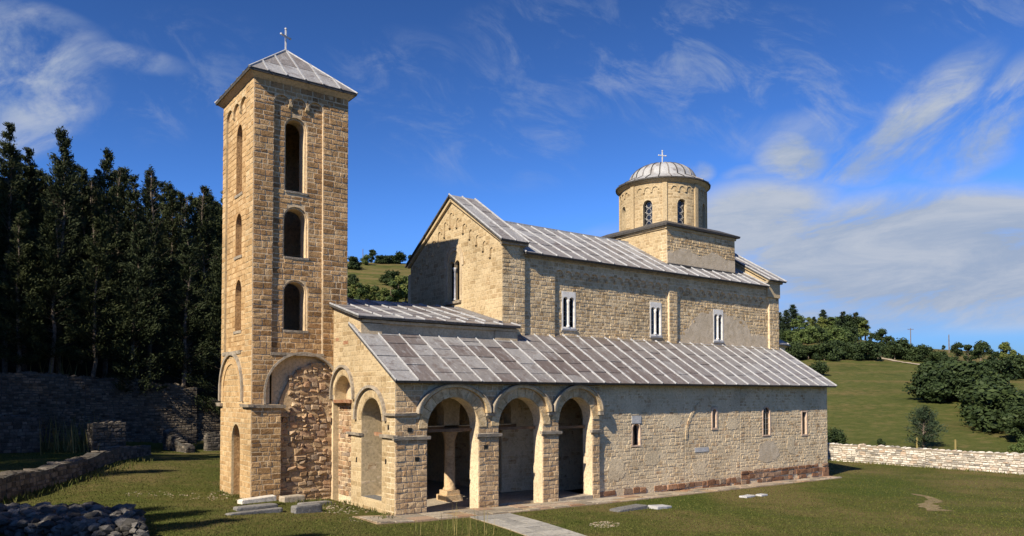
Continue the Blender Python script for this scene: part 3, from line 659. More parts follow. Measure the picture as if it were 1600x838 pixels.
# --- inner arcade, floor and back of the porch
slab(Mesh(),FS(.66),rect(.95,10.6,-.35,-.10),(),-12.2,0).build('porch_floor',M['paver'],ch)
fi=FS(2.80); inn=[arch(2.55,1.35,-.3,3.9,14),arch(6.1,1.4,-.3,3.9,14)]
iw=slab(Mesh(),fi,rect(.95,8.0,3.25,7.0),[arch(2.55,1.35,3.2,3.75,14),arch(6.15,1.45,3.2,3.75,14)],-.6,0).build('inner_arcade',M['plaster'],ch)
Mesh().bar((.95,3.1,3.18),(8,3.1,3.18),.35,.16).build('tie_beam',M['wood'],iw)
def column(par,x,y,z0,z1):
    m=Mesh(); m.box((x,y,z0+.13),.86,.86,.26); m.box((x,y,z0+.36),.66,.66,.20); m.build('column_base',M['pier'],par)
    H=z1-z0; m=Mesh(); m.lathe((x,y,z0+.46),[(.29,0),(.31,.06),(.25,.14),(.235,H-.95),(.26,H-.92),(.26,H-.86),(.36,H-.60),(.36,H-.46)],20); m.build('column_shaft',M['pier'],par,smooth=True)
    m=Mesh(); m.box((x,y,z1-.06),.8,.8,.14); m.build('column_capital',M['pier'],par)
column(iw,4.32,3.0,-.1,3.08)
slab(Mesh(),FS(3.75),rect(7.72,14.5,-.3,7.2),(),-.3,0).build('inner_wall',M['rubble_mortar'],ch)
iw2=slab(Mesh(),FWst(14.0),[(.84,-.3),(3.49,-.3),(3.49,6.6),(.84,5.4)],(),-.6,0).build('aisle_west_wall',M['rubble_mortar'],ch)
iw3=slab(Mesh(),FWst(7.72),rect(3.76,12.7,-.3,7.0),(),-.6,0).build('narthex_west_wall',M['rubble_mortar'],ch)
masonry('church',iw3,M['rubble'],FWst(7.72),rect(3.8,8,-.1,6.6),[],(.18,.26),(.3,.55),.016,(.01,.025),seed=58)
masonry('church',iw2,M['rubble'],FS(3.75),rect(7.75,13.98,-.1,6.0),[],(.18,.26),(.3,.55),.016,(.01,.025),seed=59)
slab(Mesh(),FS(12.6),rect(.0,10,-.3,7.5),(),-.4,0).build('porch_north_wall',M['rubble_mortar'],ch)
slab(Mesh(),fx,rect(10.32,12.58,-.4,7.6),(),-.6,0).build('porch_northwest_wall',M['cream_mortar'],ch)
# --- wall step between the two porch roofs
fst=FS(3.11)
us=slab(Mesh(),fst,rect(.001,8.15,6.6,7.80),(),-.3,0).build('step_wall',M['plaster'],ch)
for u0,u1 in((.002,.96),(6.85,8.149)): box_part(us,'pilaster',M['plaster'],fst,u0,u1,6.61,7.62,.001,.07)
ledge(us,fst,M['plaster'],0,8.2,7.64,7.76,.13,'cornice')
slab(Mesh(),FWst(8.15),rect(3.12,3.62,6.8,7.7),(),-.001,.2).build('step_end',M['plaster'],us)
# --- aisle south wall
yb=.12; fb=FS(yb)
WN=[(13.2,.24,2.15,3.22),(19.10,.12,2.85,3.85),(23.70,.28,2.35,3.88),(27.46,.16,2.25,3.58)]
wh=[rect(13.2-.32,13.2+.32,2.03,3.62),rect(18.86,19.34,2.73,3.98),arch(23.70,.38,2.22,3.60,12),rect(27.14,27.78,2.13,3.70)]
bw=slab(Mesh(),fb,rect(10.67,29.95,-1.0,5.16),[[(p[0]*.999+c[0]*.001,p[1]) for p in h] for h,c in zip(wh,WN)],-.7,0).build('aisle_wall',M['rubble_mortar'],ch)
segs=[(10.67,16.70),(16.74,21.26),(21.30,29.94)]
gr=lambda r_:[(19-r_,-.2)]+[(19+r_*math.cos(a),2.3+r_*math.sin(a)) for a in np.linspace(math.pi,0,20)]+[(19+r_,-.2)]
for k,(u0,u1) in enumerate(segs):
    bz=.12 if k<2 else .42
    masonry('church',bw,M['rubble'],fb,rect(u0,u1,bz,5.12),wh,(.13,.21),(.16,.44),.020,(.002,.016),seed=60+k,jit=.016,skip=.05 if k<2 else .02,tr=(.15,1) if k<2 else (0,1))
    masonry('church',bw,M['plinth'],fb,rect(u0,u1,-.45 if k<2 else -.62,bz-.01),[],(.26,.38) if k<2 else (.22,.30),(.3,.75),.03,(.02,.075),seed=66+k,skip=.28 if k==0 else .1,jit=.03)
voussoirs('church',bw,fb,M['rubble'],19.0,2.3,2.08,2.24,16,-.02,.03,math.radians(100),math.radians(180),1,seed=70)
niche(bw,fb,13.2,.25,2.15,3.20,M['brickframe'],.07,.02,depth=.26,bars=False)
box_part(bw,'lintel',M['greymarble'],fb,12.88,13.52,3.22,3.60,-.1,.035)
niche(bw,fb,19.10,.14,2.85,3.85,M['brickframe'],.10,.04,depth=.14,frame_rect=True,bars=False)
niche(bw,fb,23.70,.30,2.33,3.90,M['brickframe'],.075,.03,depth=.07)
niche(bw,fb,27.46,.22,2.25,3.58,M['brickframe'],.09,.03,depth=.14,arched=False,frame_rect=True,bars=False)
box_part(bw,'repair_slab',M['greymarble'],fb,17.5,18.6,1.62,1.85,-.02,.03)
def ragged(part,fr,u0,u1,z0,z1,mat,seed,d=.018):
    r=random.Random(seed); n=22; c=((u0+u1)/2,(z0+z1)/2); P=[]
    for i in range(n):
        a=2*math.pi*i/n; k=r.uniform(.72,1.05); P.append((c[0]+(u1-u0)/2*k*math.copysign(abs(math.cos(a))**.7,math.cos(a)),c[1]+(z1-z0)/2*k*math.copysign(abs(math.sin(a))**.7,math.sin(a))))
    return slab(Mesh(),fr,P,(),-.01,d).build('plaster_patch',mat,part)
for k_,(u0,u1,z0,z1) in enumerate(((22.7,24.9,.75,2.05),(11.2,12.4,.5,1.7),(15.0,16.5,2.9,3.7),(17.2,18.5,.4,1.2),(25.6,26.5,1.1,2.3),(13.7,14.9,1.1,1.8),(20.0,21.2,2.7,3.4))): ragged(bw,fb,u0,u1,z0,z1,M['greyplaster'] if k_<1 else M['rubble_mortar'],k_+300)
slab(Mesh(),FWst(29.95),rect(yb+.001,3.9,-1,5.1),(),.002,.6).build('aisle_east_wall',M['rubble_mortar'],ch)
slab(Mesh(),FWst(29.94),[(.2,5.1),(3.9,5.1),(3.9,7.3)],(),.0,.5).build('aisle_east_gable',M['rubble_mortar'],ch)
box_part(bw,'corner_stone',M['plinth'],fb,29.35,29.97,-.62,.15,-.05,.06)
# --- aisle and porch lean-to roof
E0=-.42; ZE=5.14; SL=.585
zr=lambda y:ZE+SL*(y-E0)
mot=lambda u,v,r:r.choice([.20,.26,.3,.36,.42,.48,.52,.56,.6,.68])
roof(ch,(-.2,E0,ZE),(10.6,E0,ZE),(10.75,3.85,zr(3.85)),(-.2,3.85,zr(3.85)),11,5,seed=3,tfun=lambda u,v,r:.75 if u<.05 else mot(u,v,r),rib=.03)
roof(ch,(10.61,E0,ZE),(30.12,E0,ZE),(30.62,3.95,zr(3.95)),(10.76,3.95,zr(3.95)),20,4,seed=4,tfun=lambda u,v,r:r.uniform(.14,.38)+.46*u,rib=.10)
# --- upper porch roof
SU=.262; zu=lambda y:7.87+SU*(y-2.84)
roof(ch,(-.2,2.84,7.87),(8.2,2.84,7.87),(8.2,3.64,zu(3.64)),(-.2,3.64,zu(3.64)),8,1,seed=5,tlo=.3,thi=.75,rib=.03)
roof(ch,(-.2,3.645,zu(3.645)),(7.70,3.645,zu(3.645)),(7.70,5.86,zu(5.86)),(-.2,5.86,zu(5.86)),8,3,seed=6,tlo=.3,thi=.75,rib=.03)
roof(ch,(.68,5.87,zu(5.87)),(7.70,5.87,zu(5.87)),(7.70,YC,zu(YC)),(.68,YC,zu(YC)),7,2,seed=7,tlo=.3,thi=.75,rib=.03)
m=Mesh(); m.hexa([(.68,YC,zu(YC)-.1),(7.7,YC,zu(YC)-.1),(7.7,13.4,7.4),(.68,13.4,7.4)],[(.68,YC+.01,zu(YC)-.01),(7.7,YC+.01,zu(YC)-.01),(7.7,13.4,7.5),(.68,13.4,7.5)]); m.build('roof',M['leadedge'],ch)
Mesh().bar((7.60,3.66,zu(3.66)+.05),(7.60,7.6,zu(7.6)+.08),.22,.10).build('flashing',M['lead'],ch)
# --- narthex front (west gable)
XG=7.69; Y0=3.66; Y1=2*YC-Y0; fg=FWst(XG)
gab=[(Y0+.001,6.5),(Y1,6.5),(Y1,11.98),(YC,14.98),(Y0+.001,11.98)]
gw=arch(8.05,.62,9.55,11.62,14)
gl=slab(Mesh(),fg,gab,[gw],-.5,0).build('gable_wall',M['cream_mortar'],ch)
gh=arch(8.05,.95,9.3,11.70,14)
masonry('church',gl,M['cream'],fg,[(Y0,8.4),(Y1,8.4),(Y1,11.9),(YC,14.9),(Y0,11.9)],[gh],(.19,.26),(.28,.55),.014,(.004,.012),seed=81,zmin=8.4)
hood(gl,fg,M['plaster'],8.05,11.65,.80,.96,.05,.25)
hood(gl,fg,M['plaster'],8.05,11.65,.63,.79,.02,2.1)
wn=slab(Mesh(),fg,arch(8.05,.61,9.56,11.62,14),[arch(8.05+s*.27,.23,9.62,11.50,10) for s in(-1,1)],-.20,-.03).build('window',M['cream'],gl)
slab(Mesh(),fg,rect(7.44,8.66,9.56,11.9),(),-.34,-.28).build('pane',M['glass'],wn)
x_,y_,z_=fg(8.05,9.62,-.06); Mesh().lathe((x_,y_,z_),[(0,0),(.10,0),(.10,.06),(.065,.14),(.055,1.5),(.06,1.52),(.11,1.68),(.11,1.74),(0,1.74)],12).build('column',M['marble'],wn,smooth=True)
ledge(wn,fg,M['slab'],7.3,8.8,9.44,9.56,.14,'sill')
for k in range(13):
    s=k-6; y=YC-.62*s; top=11.98+.655*(YC-abs(YC-y)-Y0)-.55
    if k==6: y=YC+.05
    leg=.18 if y<YC else .5
    h_=ring(Mesh(),fg,y,top-.22,.14,.205,-.02,.06,0,math.pi,8,.5,1,0).build('blind_arch',M['cream'],gl)
    box_part(h_,'arch_shaft',M['cream'],fg,y+.14,y+.20,top-.22-leg,top-.225,-.02,.06); box_part(h_,'corbel',M['cream'],fg,y+.10,y+.25,top-.22-leg-.16,top-.225-leg,-.02,.11)
RB=.655
def verge(p,q,o=.0):
    Mesh().bar(p,q,.16,.14).build('verge_moulding',M['cream'],gl)
verge((XG-.06,Y0-.2,12.02),(XG-.06,YC,15.02)); verge((XG-.06,Y1+.2,12.02),(XG-.06,YC,15.02))
# south walls of narthex and nave
fn0=FS(Y0); nb=slab(Mesh(),fn0,rect(XG+.501,9.08,6.5,12.05),(),-.6,0).build('narthex_south_wall',M['rubble_mortar'],ch)
masonry('church',nb,M['naves'],fn0,rect(XG+.003,9.08,7.3,12.0),[],(.17,.24),(.24,.46),.020,(.005,.022),seed=82)
roof(ch,(7.45,3.36,12.10),(9.12,3.36,12.10),(9.12,YC,12.10+RB*(YC-3.36)),(7.45,YC,12.10+RB*(YC-3.36)),2,3,seed=8,tlo=.5,thi=.8,rib=.06)
m=Mesh(); m.hexa([(7.45,YC,15.19),(9.12,YC,15.19),(9.12,13.06,12.02),(7.45,13.06,12.02)],[(7.45,YC+.01,15.27),(9.12,YC+.01,15.27),(9.12,13.06,12.12),(7.45,13.06,12.12)]); m.build('roof',M['leadedge'],ch)
slab(Mesh(),FWst(9.08),[(Y0,11.0),(Y1,11.0),(Y1,12.05),(YC,15.05),(Y0,12.05)],(),.0,.3).build('bay_end_wall',M['cream_mortar'],ch)
ledge(nb,fn0,M['slab'],XG-.1,9.15,11.94,12.06,.22,'cornice')
YN=3.80; fn=FS(YN)
sc1=scallop(11.12,19.75,7.62,10.82,14,.24); sc2=scallop(20.42,29.42,7.62,10.72,14,.24)
nw=slab(Mesh(),fn,rect(9.081,30.45,6.4,11.62),[sc1,sc2],-.13,0).build('nave_south_wall',M['rubble_mortar'],ch)
NWN=[(12.15,8.05),(18.72,7.98),(24.30,7.92)]
nh=[rect(c-.46,c+.46,zb+.03,zb+1.94) for c,zb in NWN]
slab(Mesh(),fn,rect(9.09,30.44,-.3,11.61),nh,-.7,-.1302).build('nave_inner_wall',M['rubble_mortar'],ch)
masonry('church',nw,M['naves'],fn,rect(9.085,30.45,7.3,11.58),[sc1,sc2],(.17,.24),(.24,.46),.020,(.005,.022),seed=83)
fr13=lambda u,z,d:fn(u,z,d-.13)
nfr=[rect(c-.47,c+.47,zb-.1,zb+1.95) for c,zb in NWN]
pl=[(21.0,7.9),(22.6,9.3),(23.7,9.6),(26.0,9.3),(27.6,8.4),(29.3,8.3),(29.4,7.7),(21,7.7)]
masonry('church',nw,M['naves'],fr13,sc1,nfr,(.15,.22),(.22,.44),.020,(.005,.024),seed=84,jit=.013)
masonry('church',nw,M['naves'],fr13,sc2,nfr+[pl],(.15,.22),(.22,.44),.020,(.005,.024),seed=85,jit=.013)
plm=Mesh(); rr=random.Random(4)
op=[(20.6,7.66),(29.38,7.66),(29.36,8.42),(28.5,8.52),(27.6,8.40),(27.3,9.0),(26.8,9.35),(26.0,9.62),(25.2,9.5),(24.85,9.75),(23.75,9.75),(22.9,9.62),(22.0,9.2),(21.6,8.6),(20.9,8.35)]
op2=[]
for i in range(len(op)):
    a,b=op[i],op[(i+1)%len(op)]
    for k in range(5):
        t=k/5; j=.07 if i>0 else 0; op2.append((a[0]+(b[0]-a[0])*t+rr.uniform(-j,j),a[1]+(b[1]-a[1])*t+rr.uniform(-j,j)))
slab(plm,fr13,op2,[rect(23.86,24.74,7.83,9.60)],-.01,.016); plm.build('plaster_patch',M['greyplaster'],nw)
for c,zb in NWN: bifora(nw,fr13,c,zb,.94,1.94,M['marble'],d1=.03)
corbels(nw,fn,11.12,19.75,10.82,14,.13,M['cream'],.10,.16); corbels(nw,fn,20.42,29.42,10.72,14,.13,M['cream'],.10,.16)
ledge(nw,fn,M['cream'],11.0,30.6,7.48,7.62,.12,'ledge')
ledge(nw,fn,M['slab'],9.1,28.7,11.5,11.62,.16,'cornice')
ledge(nw,fn,M['slab'],9.1,11.1,7.40,7.50,.05,'ledge')
SN=.552; zn=lambda y:11.64+SN*(y-3.42); RZ=zn(YC)
cu0,cu1=20.83,27.35
roof(ch,(9.0,3.42,11.64),(28.9,3.42,11.64),(28.9,YC,RZ),(9.0,YC,RZ),20,4,seed=10,tlo=.45,thi=.85,rib=.09,clip=lambda u,v:(20.9<9+19.9*u<27.3 and 3.42+4.79*v>5.2 and v!=.5))
m=Mesh(); m.hexa([(9.12,YC,RZ-.1),(28.9,YC,RZ-.1),(28.9,13.0,11.5),(9.12,13.0,11.5)],[(9.12,YC+.01,RZ),(28.9,YC+.01,RZ),(28.9,13.0,11.6),(9.12,13.0,11.6)]); m.build('roof',M['leadedge'],ch)
Mesh().bar((9.1,YC,RZ+.02),(20.83,YC,RZ+.02),.16,.12).build('ridge_roll',M['leadlight'],ch)
# east bay
roof(ch,(28.9,3.36,12.08),(30.70,3.36,12.08),(30.70,YC,12.08+.60*(YC-3.36)),(28.9,YC,12.08+.60*(YC-3.36)),2,3,seed=12,tlo=.5,thi=.8,rib=.06)
m=Mesh(); m.hexa([(28.9,YC,14.88),(30.7,YC,14.88),(30.7,13.06,12.0),(28.9,13.06,12.0)],[(28.9,YC+.01,14.98),(30.7,YC+.01,14.98),(30.7,13.06,12.1),(28.9,13.06,12.1)]); m.build('roof',M['leadedge'],ch)
eb=slab(Mesh(),FWst(29.05),[(3.66,11.0),(12.7,11.0),(12.7,12.0),(YC,14.75),(3.66,12.0)],(),-1.35,0).build('east_bay_wall',M['cream_mortar'],ch)
Mesh().bar((29.0,3.5,12.04),(29.0,YC,14.86),.14,.14).build('verge_moulding',M['cream'],eb)
ledge(nw,fn,M['slab'],28.95,30.6,11.92,12.05,.28,'cornice')
slab(Mesh(),FWst(30.45),rect(3.81,12.6,-1,12),(),.002,.6).build('east_wall',M['rubble_mortar'],ch)
slab(Mesh(),FS(12.6),rect(7.7,30.4,-.3,11.6),(),-.5,0).build('north_wall',M['rubble_mortar'],ch)
m=Mesh(); m.lathe((30.46,YC,0),[(4.05,-1),(4.05,7.85),(4.2,7.95)],28,-math.pi/2,math.pi/2); m.build('apse_wall',M['rubble_mortar'],ch)
m=Mesh(); m.lathe((30.46,YC,0),[(4.0,7.94),(4.38,7.95),(4.38,8.03),(.05,10.3)],28,-math.pi/2,math.pi/2); ar_=m.build('apse_roof',M['lead'],ch)
for k in range(9):
    a=-math.pi/2+math.pi*k/8; ca,sa=math.cos(a),math.sin(a); Mesh().bar((30.46+4.36*ca,YC+4.36*sa,8.06),(30.46+.1*ca,YC+.1*sa,10.3),.09,.08).build('roof_seam',M['leadlight'],ar_)
# --- drum base
YB=YC-3.26; fd=FS(YB); fdw=FWst(cu0)
d1=slab(Mesh(),fd,rect(cu0,cu1,11.6,14.80),(),-.5,0).build('drum_base_wall',M['rubble_mortar'],ch)
d2=slab(Mesh(),fdw,rect(YB+.5,YC+3.26,11.6,14.79),(),-.5,-.002).build('drum_base_west_wall',M['cream_mortar'],ch)
slab(Mesh(),FWst(cu1),rect(YB+.5,YC+3.26,11.6,14.79),(),.002,.5).build('drum_base_east_wall',M['rubble_mortar'],ch)
slab(Mesh(),fdw,rect(YB+.002,YB+.498,11.6,14.79),(),-.02,-.002).build('corner_facing',M['cream_mortar'],d2)
slab(Mesh(),FS(YC+3.26),rect(cu0,cu1,11.6,14.79),(),.001,.5).build('drum_base_north_wall',M['rubble_mortar'],ch)
masonry('church',d1,M['naves'],fd,rect(cu0+.003,cu1,13.35,14.75),[],(.15,.21),(.22,.44),.016,(.008,.03),seed=90)
masonry('church',d2,M['cream'],fdw,rect(YB+.003,YC+3.2,12.0,14.75),[],(.17,.22),(.26,.5),.013,(.003,.010),seed=91)
op=[(cu0+.05,12.4),(cu1-.02,12.4),(cu1-.02,13.3)]+[(u,13.45+.18*math.sin(u*2.3)+rr.uniform(-.06,.06)) for u in np.arange(cu1-.3,cu0+.4,-.22)]+[(cu0+.05,13.2)]
slab(Mesh(),fd,op,(),-.01,.03).build('plaster_patch',M['greyplaster'],d1)
ledge(d1,fd,M['cream'],cu0-.1,cu1+.05,14.66,14.80,.10,'cornice'); ledge(d2,fdw,M['cream'],YB-.05,YC+3.2,14.66,14.80,.10,'cornice')
XD=24.09
Mesh().bar((cu0,YB-.06,12.50),(cu1,YB-.06,12.50),.16,.10).build('flashing',M['leadedge'],ch)
m=frustum(Mesh(),cu0,cu1,YB,YC+3.26,14.81,.24,14.93,.27); m.hexa([(cu0-.27,YB-.27,14.93),(cu1+.27,YB-.27,14.93),(cu1+.27,YC+3.53,14.93),(cu0-.27,YC+3.53,14.93)],[(XD-2.6,YC-2.6,15.35),(XD+2.6,YC-2.6,15.35),(XD+2.6,YC+2.6,15.35),(XD-2.6,YC+2.6,15.35)]); br=m.build('drum_base_roof',M['leadedge'],ch)
# --- drum
RD=2.78
def FD(c0): return lambda u,z,d:(XD+(RD+d)*math.cos(c0+u/RD),YC+(RD+d)*math.sin(c0+u/RD),z)
drum=Mesh(); half=RD*math.pi/8; WB,WTp,WH=15.22,16.92,.31
for k in range(8):
    f=FD(math.radians(22.5+45*k)); zs=WTp-WH
    us_=sorted(set([-half+ (half-WH)*i/4 for i in range(5)]+[-WH+2*WH*i/8 for i in range(9)]+[WH+(half-WH)*i/4 for i in range(5)]))
    us_=[u for i,u in enumerate(us_) if i==0 or u-us_[i-1]>1e-5]
    top=lambda u:zs+math.sqrt(max(0,WH*WH-u*u))
    for a,b in zip(us_,us_[1:]):
        if abs((a+b)/2)<WH: parts=[((14.9,14.9),(WB,WB)),((top(a),top(b)),(18.2,18.2))]
        else: parts=[((14.9,14.9),(18.2,18.2))]
        for (za,zb_),(zc,zd) in parts:
            v=[f(a,za,0),f(b,zb_,0),f(b,zd,0),f(a,zc,0),f(a,za,-.35),f(b,zb_,-.35),f(b,zd,-.35),f(a,zc,-.35)]
            drum.add(v,[(0,1,2,3),(7,6,5,4),(0,1,5,4),(2,3,7,6)]+([(1,2,6,5),(0,3,7,4)] if abs((a+b)/2)>WH*.0 and (abs(abs(a)-WH)<1e-4 or abs(abs(b)-WH)<1e-4) else []))
dw=drum.build('drum_wall',M['cream_mortar'],ch)
for k in range(8):
    f=FD(math.radians(22.5+45*k)); zs=WTp-WH
    vis=k in(3,4,5,6)
    if vis: masonry('church',dw,M['cream'],f,rect(-half+.15,half-.15,15.0,18.0),[arch(0,WH+.02,WB,zs,10)],(.18,.24),(.26,.46),.014,(.003,.010),seed=100+k)
    m=Mesh(); 
    for i in range(4):
        a,b=half-.14+.28*i/4,half-.14+.28*(i+1)/4
        m.hexa([f(a,15,-.02),f(b,15,-.02),f(b,15,.09),f(a,15,.09)],[f(a,17.95,-.02),f(b,17.95,-.02),f(b,17.95,.09),f(a,17.95,.09)])
    m.build('pilaster',M['cream'],dw)
    if not vis: continue
    wd=Mesh(); n=6
    for i in range(n):
        a,b=-.33+.66*i/n,-.33+.66*(i+1)/n; wd.add([f(a,WB-.02,-.26),f(b,WB-.02,-.26),f(b,WTp+.02,-.26),f(a,WTp+.02,-.26),f(a,WB-.02,-.30),f(b,WB-.02,-.30),f(b,WTp+.02,-.30),f(a,WTp+.02,-.30)],HEX)
    wo=wd.build('window',M['glass'],dw)
    lt=Mesh()
    for j in range(4):
        for ii in range(1): ring(lt,f,0,WB+.24+.40*j,.155,.185,-.258,-.235,0,2*math.pi,14)
        for s in(-1,1):
            for zz in(0,): ring(lt,f,s*.29,WB+.04+.40*j,.14,.17,-.258,-.236,0 if s<0 else math.pi/2,math.pi/2 if s<0 else math.pi,5); 
    lt.build('lattice',M['lattice'],wo)
    for j in range(3):
        c=(-.5+.5*j); h_=ring(Mesh(),f,c,17.55,.17,.235,-.02,.06,0,math.pi,8).build('blind_arch',M['cream'],dw)
        if j<2: box_part(h_,'corbel',M['cream'],f,c+.19,c+.31,17.37,17.55,-.02,.07)
m=Mesh(); m.lathe((XD,YC,0),[(2.79,17.98),(2.86,18.02),(2.98,18.14),(3.02,18.18)],48); m.build('drum_cornice',M['cream_mortar'],dw,smooth=True)
m=Mesh(); m.lathe((XD,YC,0),[(2.6,18.14),(3.09,18.18),(3.10,18.26),(2.15,18.62)],48); m.build('drum_eave',M['leadedge'],ch)
prof=[(3.08,18.275),(2.22,18.70)]+[(2.18*math.cos(a),18.70+1.20*math.sin(a)) for a in np.linspace(.0,math.pi/2,9)]
dm=Mesh(); dm.lathe((XD,YC,0),prof,48,t=1.0); do=dm.build('dome',M['lead'],ch,smooth=True)
for k in range(24):
    a=2*math.pi*(k+.5)/24; q=Mesh(); pr=prof[:-1]
    for i in range(len(pr)-1):
        (r0,z0),(r1,z1)=pr[i],pr[i+1]; w0=.035
        def P(r,z,s,o): return (XD+(r+o)*math.cos(a)-s*math.sin(a),YC+(r+o)*math.sin(a)+s*math.cos(a),z+o*.6)
        q.hexa([P(r0,z0,-w0,-.02),P(r0,z0,w0,-.02),P(r1,z1,w0,-.02),P(r1,z1,-w0,-.02)],[P(r0,z0,-w0*.7,.04),P(r0,z0,w0*.7,.04),P(r1,z1,w0*.7,.04),P(r1,z1,-w0*.7,.04)])
    q.build('roof_seam',M['leadedge' if k%3 else 'lead'],do)
cross(ch,XD,YC,19.84,1.0,rz=-.35)
# ================================================================== PAVING AND SITE
def struct(o): o['kind']='structure'; return o
r_=random.Random(21)
def gfun(x,y): return gz(x,y)
# paved strip along the south side
def strip_z(x,y): return gz(x,y)+.05
m=Mesh(); n=34
for i in range(n):
    a,b=-1.6+31.3*i/n,-1.6+31.3*(i+1)/n
    y0=lambda x:-1.75+.028*(x+1.6)
    m.hexa([(a,y0(a),gz(a,y0(a))-.2),(b,y0(b),gz(b,y0(b))-.2),(b,.3,gz(b,.3)-.2),(a,.3,gz(a,.3)-.2)],[(a,y0(a),strip_z(a,y0(a))-.02),(b,y0(b),strip_z(b,y0(b))-.02),(b,.3,strip_z(b,.3)-.02),(a,.3,strip_z(a,.3)-.02)])
pav=struct(m.build('pavement',M['path']))
x=-1.5
while x<29.5:
    wd=r_.uniform(.55,1.1); yy=-.02; ye=-1.72+.028*(x+1.6)
    while yy>ye+.1:
        dp=min(r_.uniform(.4,.8),yy-ye)
        z=strip_z(x+wd/2,yy-dp/2); g=.03; j=lambda:r_.uniform(-.03,.03); h=r_.uniform(.0,.03)
        if r_.random()>.12:
            b=[(x+g+j(),yy-dp+g+j()),(x+wd-g+j(),yy-dp+g+j()),(x+wd-g+j(),yy-g+j()),(x+g+j(),yy-g+j())]
            queue_mesh('pave',pav,M['paver'],[(p[0],p[1],gz(*p)-.03) for p in b]+[(p[0],p[1],strip_z(*p)+h-.01) for p in b],HEX,r_.random(),'paving_slab')
        yy-=dp
    x+=wd
# path of flagstones leading to the porch
pc=lambda t:Vector((3.25-.9*t/10-.012*t*t,-1.7-t))
m=Mesh(); 
for i in range(12):
    p,q=pc(i),pc(i+1); m.hexa([(p.x-.95,p.y,gz(p.x-.95,p.y)-.1),(p.x+.95,p.y,gz(p.x+.95,p.y)-.1),(q.x+.95,q.y,gz(q.x+.95,q.y)-.1),(q.x-.95,q.y,gz(q.x-.95,q.y)-.1)],[(p.x-.95,p.y,gz(p.x-.95,p.y)+.015),(p.x+.95,p.y,gz(p.x+.95,p.y)+.015),(q.x+.95,q.y,gz(q.x+.95,q.y)+.015),(q.x-.95,q.y,gz(q.x-.95,q.y)+.015)])
fp=struct(m.build('path',M['path']))
t=0
while t<11:
    L=r_.uniform(.55,.95); cuts=[-.95,r_.uniform(-.45,-.2),r_.uniform(.2,.45),.95] if r_.random()<.6 else [-.95,r_.uniform(-.2,.2),.95]
    for a,b in zip(cuts,cuts[1:]):
        p,q=pc(t),pc(t+L); g=.018; h=r_.uniform(.035,.05)
        bb=[(q.x+a+g,q.y+g),(q.x+b-g,q.y+g),(p.x+b-g,p.y-g),(p.x+a+g,p.y-g)]
        queue_mesh('path',fp,M['pslab'],[(u,v,gz(u,v)-.02) for u,v in bb]+[(u,v,gz(u,v)+h) for u,v in bb],HEX,r_.random(),'paving_slab')
    t+=L
# trodden patch on the right lawn, dirt road on the hill
def ribbon(name,pts,wd,mat,dz=.03,seed=1):
    r=random.Random(seed); P=[]
    for a,b in zip(pts,pts[1:]):
        n=max(2,int((Vector(b)-Vector(a)).length/.4)); P+=[lerp(Vector(a),Vector(b),i/n) for i in range(n)]
    P.append(Vector(pts[-1])); v=[];f=[]
    for i,p in enumerate(P):
        d=(P[min(i+1,len(P)-1)]-P[max(i-1,0)]).normalized(); nn=Vector((-d.y,d.x)); w_=(wd(i/len(P)) if callable(wd) else wd)*r.uniform(.5,1.35)/2
        for s in(-1,0,1):
            q=p+nn*w_*s; v.append((q.x,q.y,gz(q.x,q.y)+dz))
    for i in range(len(P)-1):
        for j in(0,1): f.append((3*i+j,3*i+j+1,3*i+4+j,3*i+3+j))
    return struct(Mesh().add(v,f).build(name,mat))
g2=lambda px,py:gp(px,py).to_2d()
ribbon('trodden_path',[g2(1425,772),g2(1450,777),g2(1462,783),g2(1448,788),g2(1455,795),g2(1470,799)],lambda t:.3+.75*t,M['trodden'],.012)
M['road']=plain_mat('pale dirt road',(.28,.23,.16),(.42,.35,.26),.7,.95)
def troad(pts,wd): return ribbon('dirt_road',[g2(*p) for p in pts],wd,M['road'],.12,3)
troad([(1480,580),(1440,571),(1405,566),(1375,560),(1362,555),(1360,548),(1362,535)],1.9)
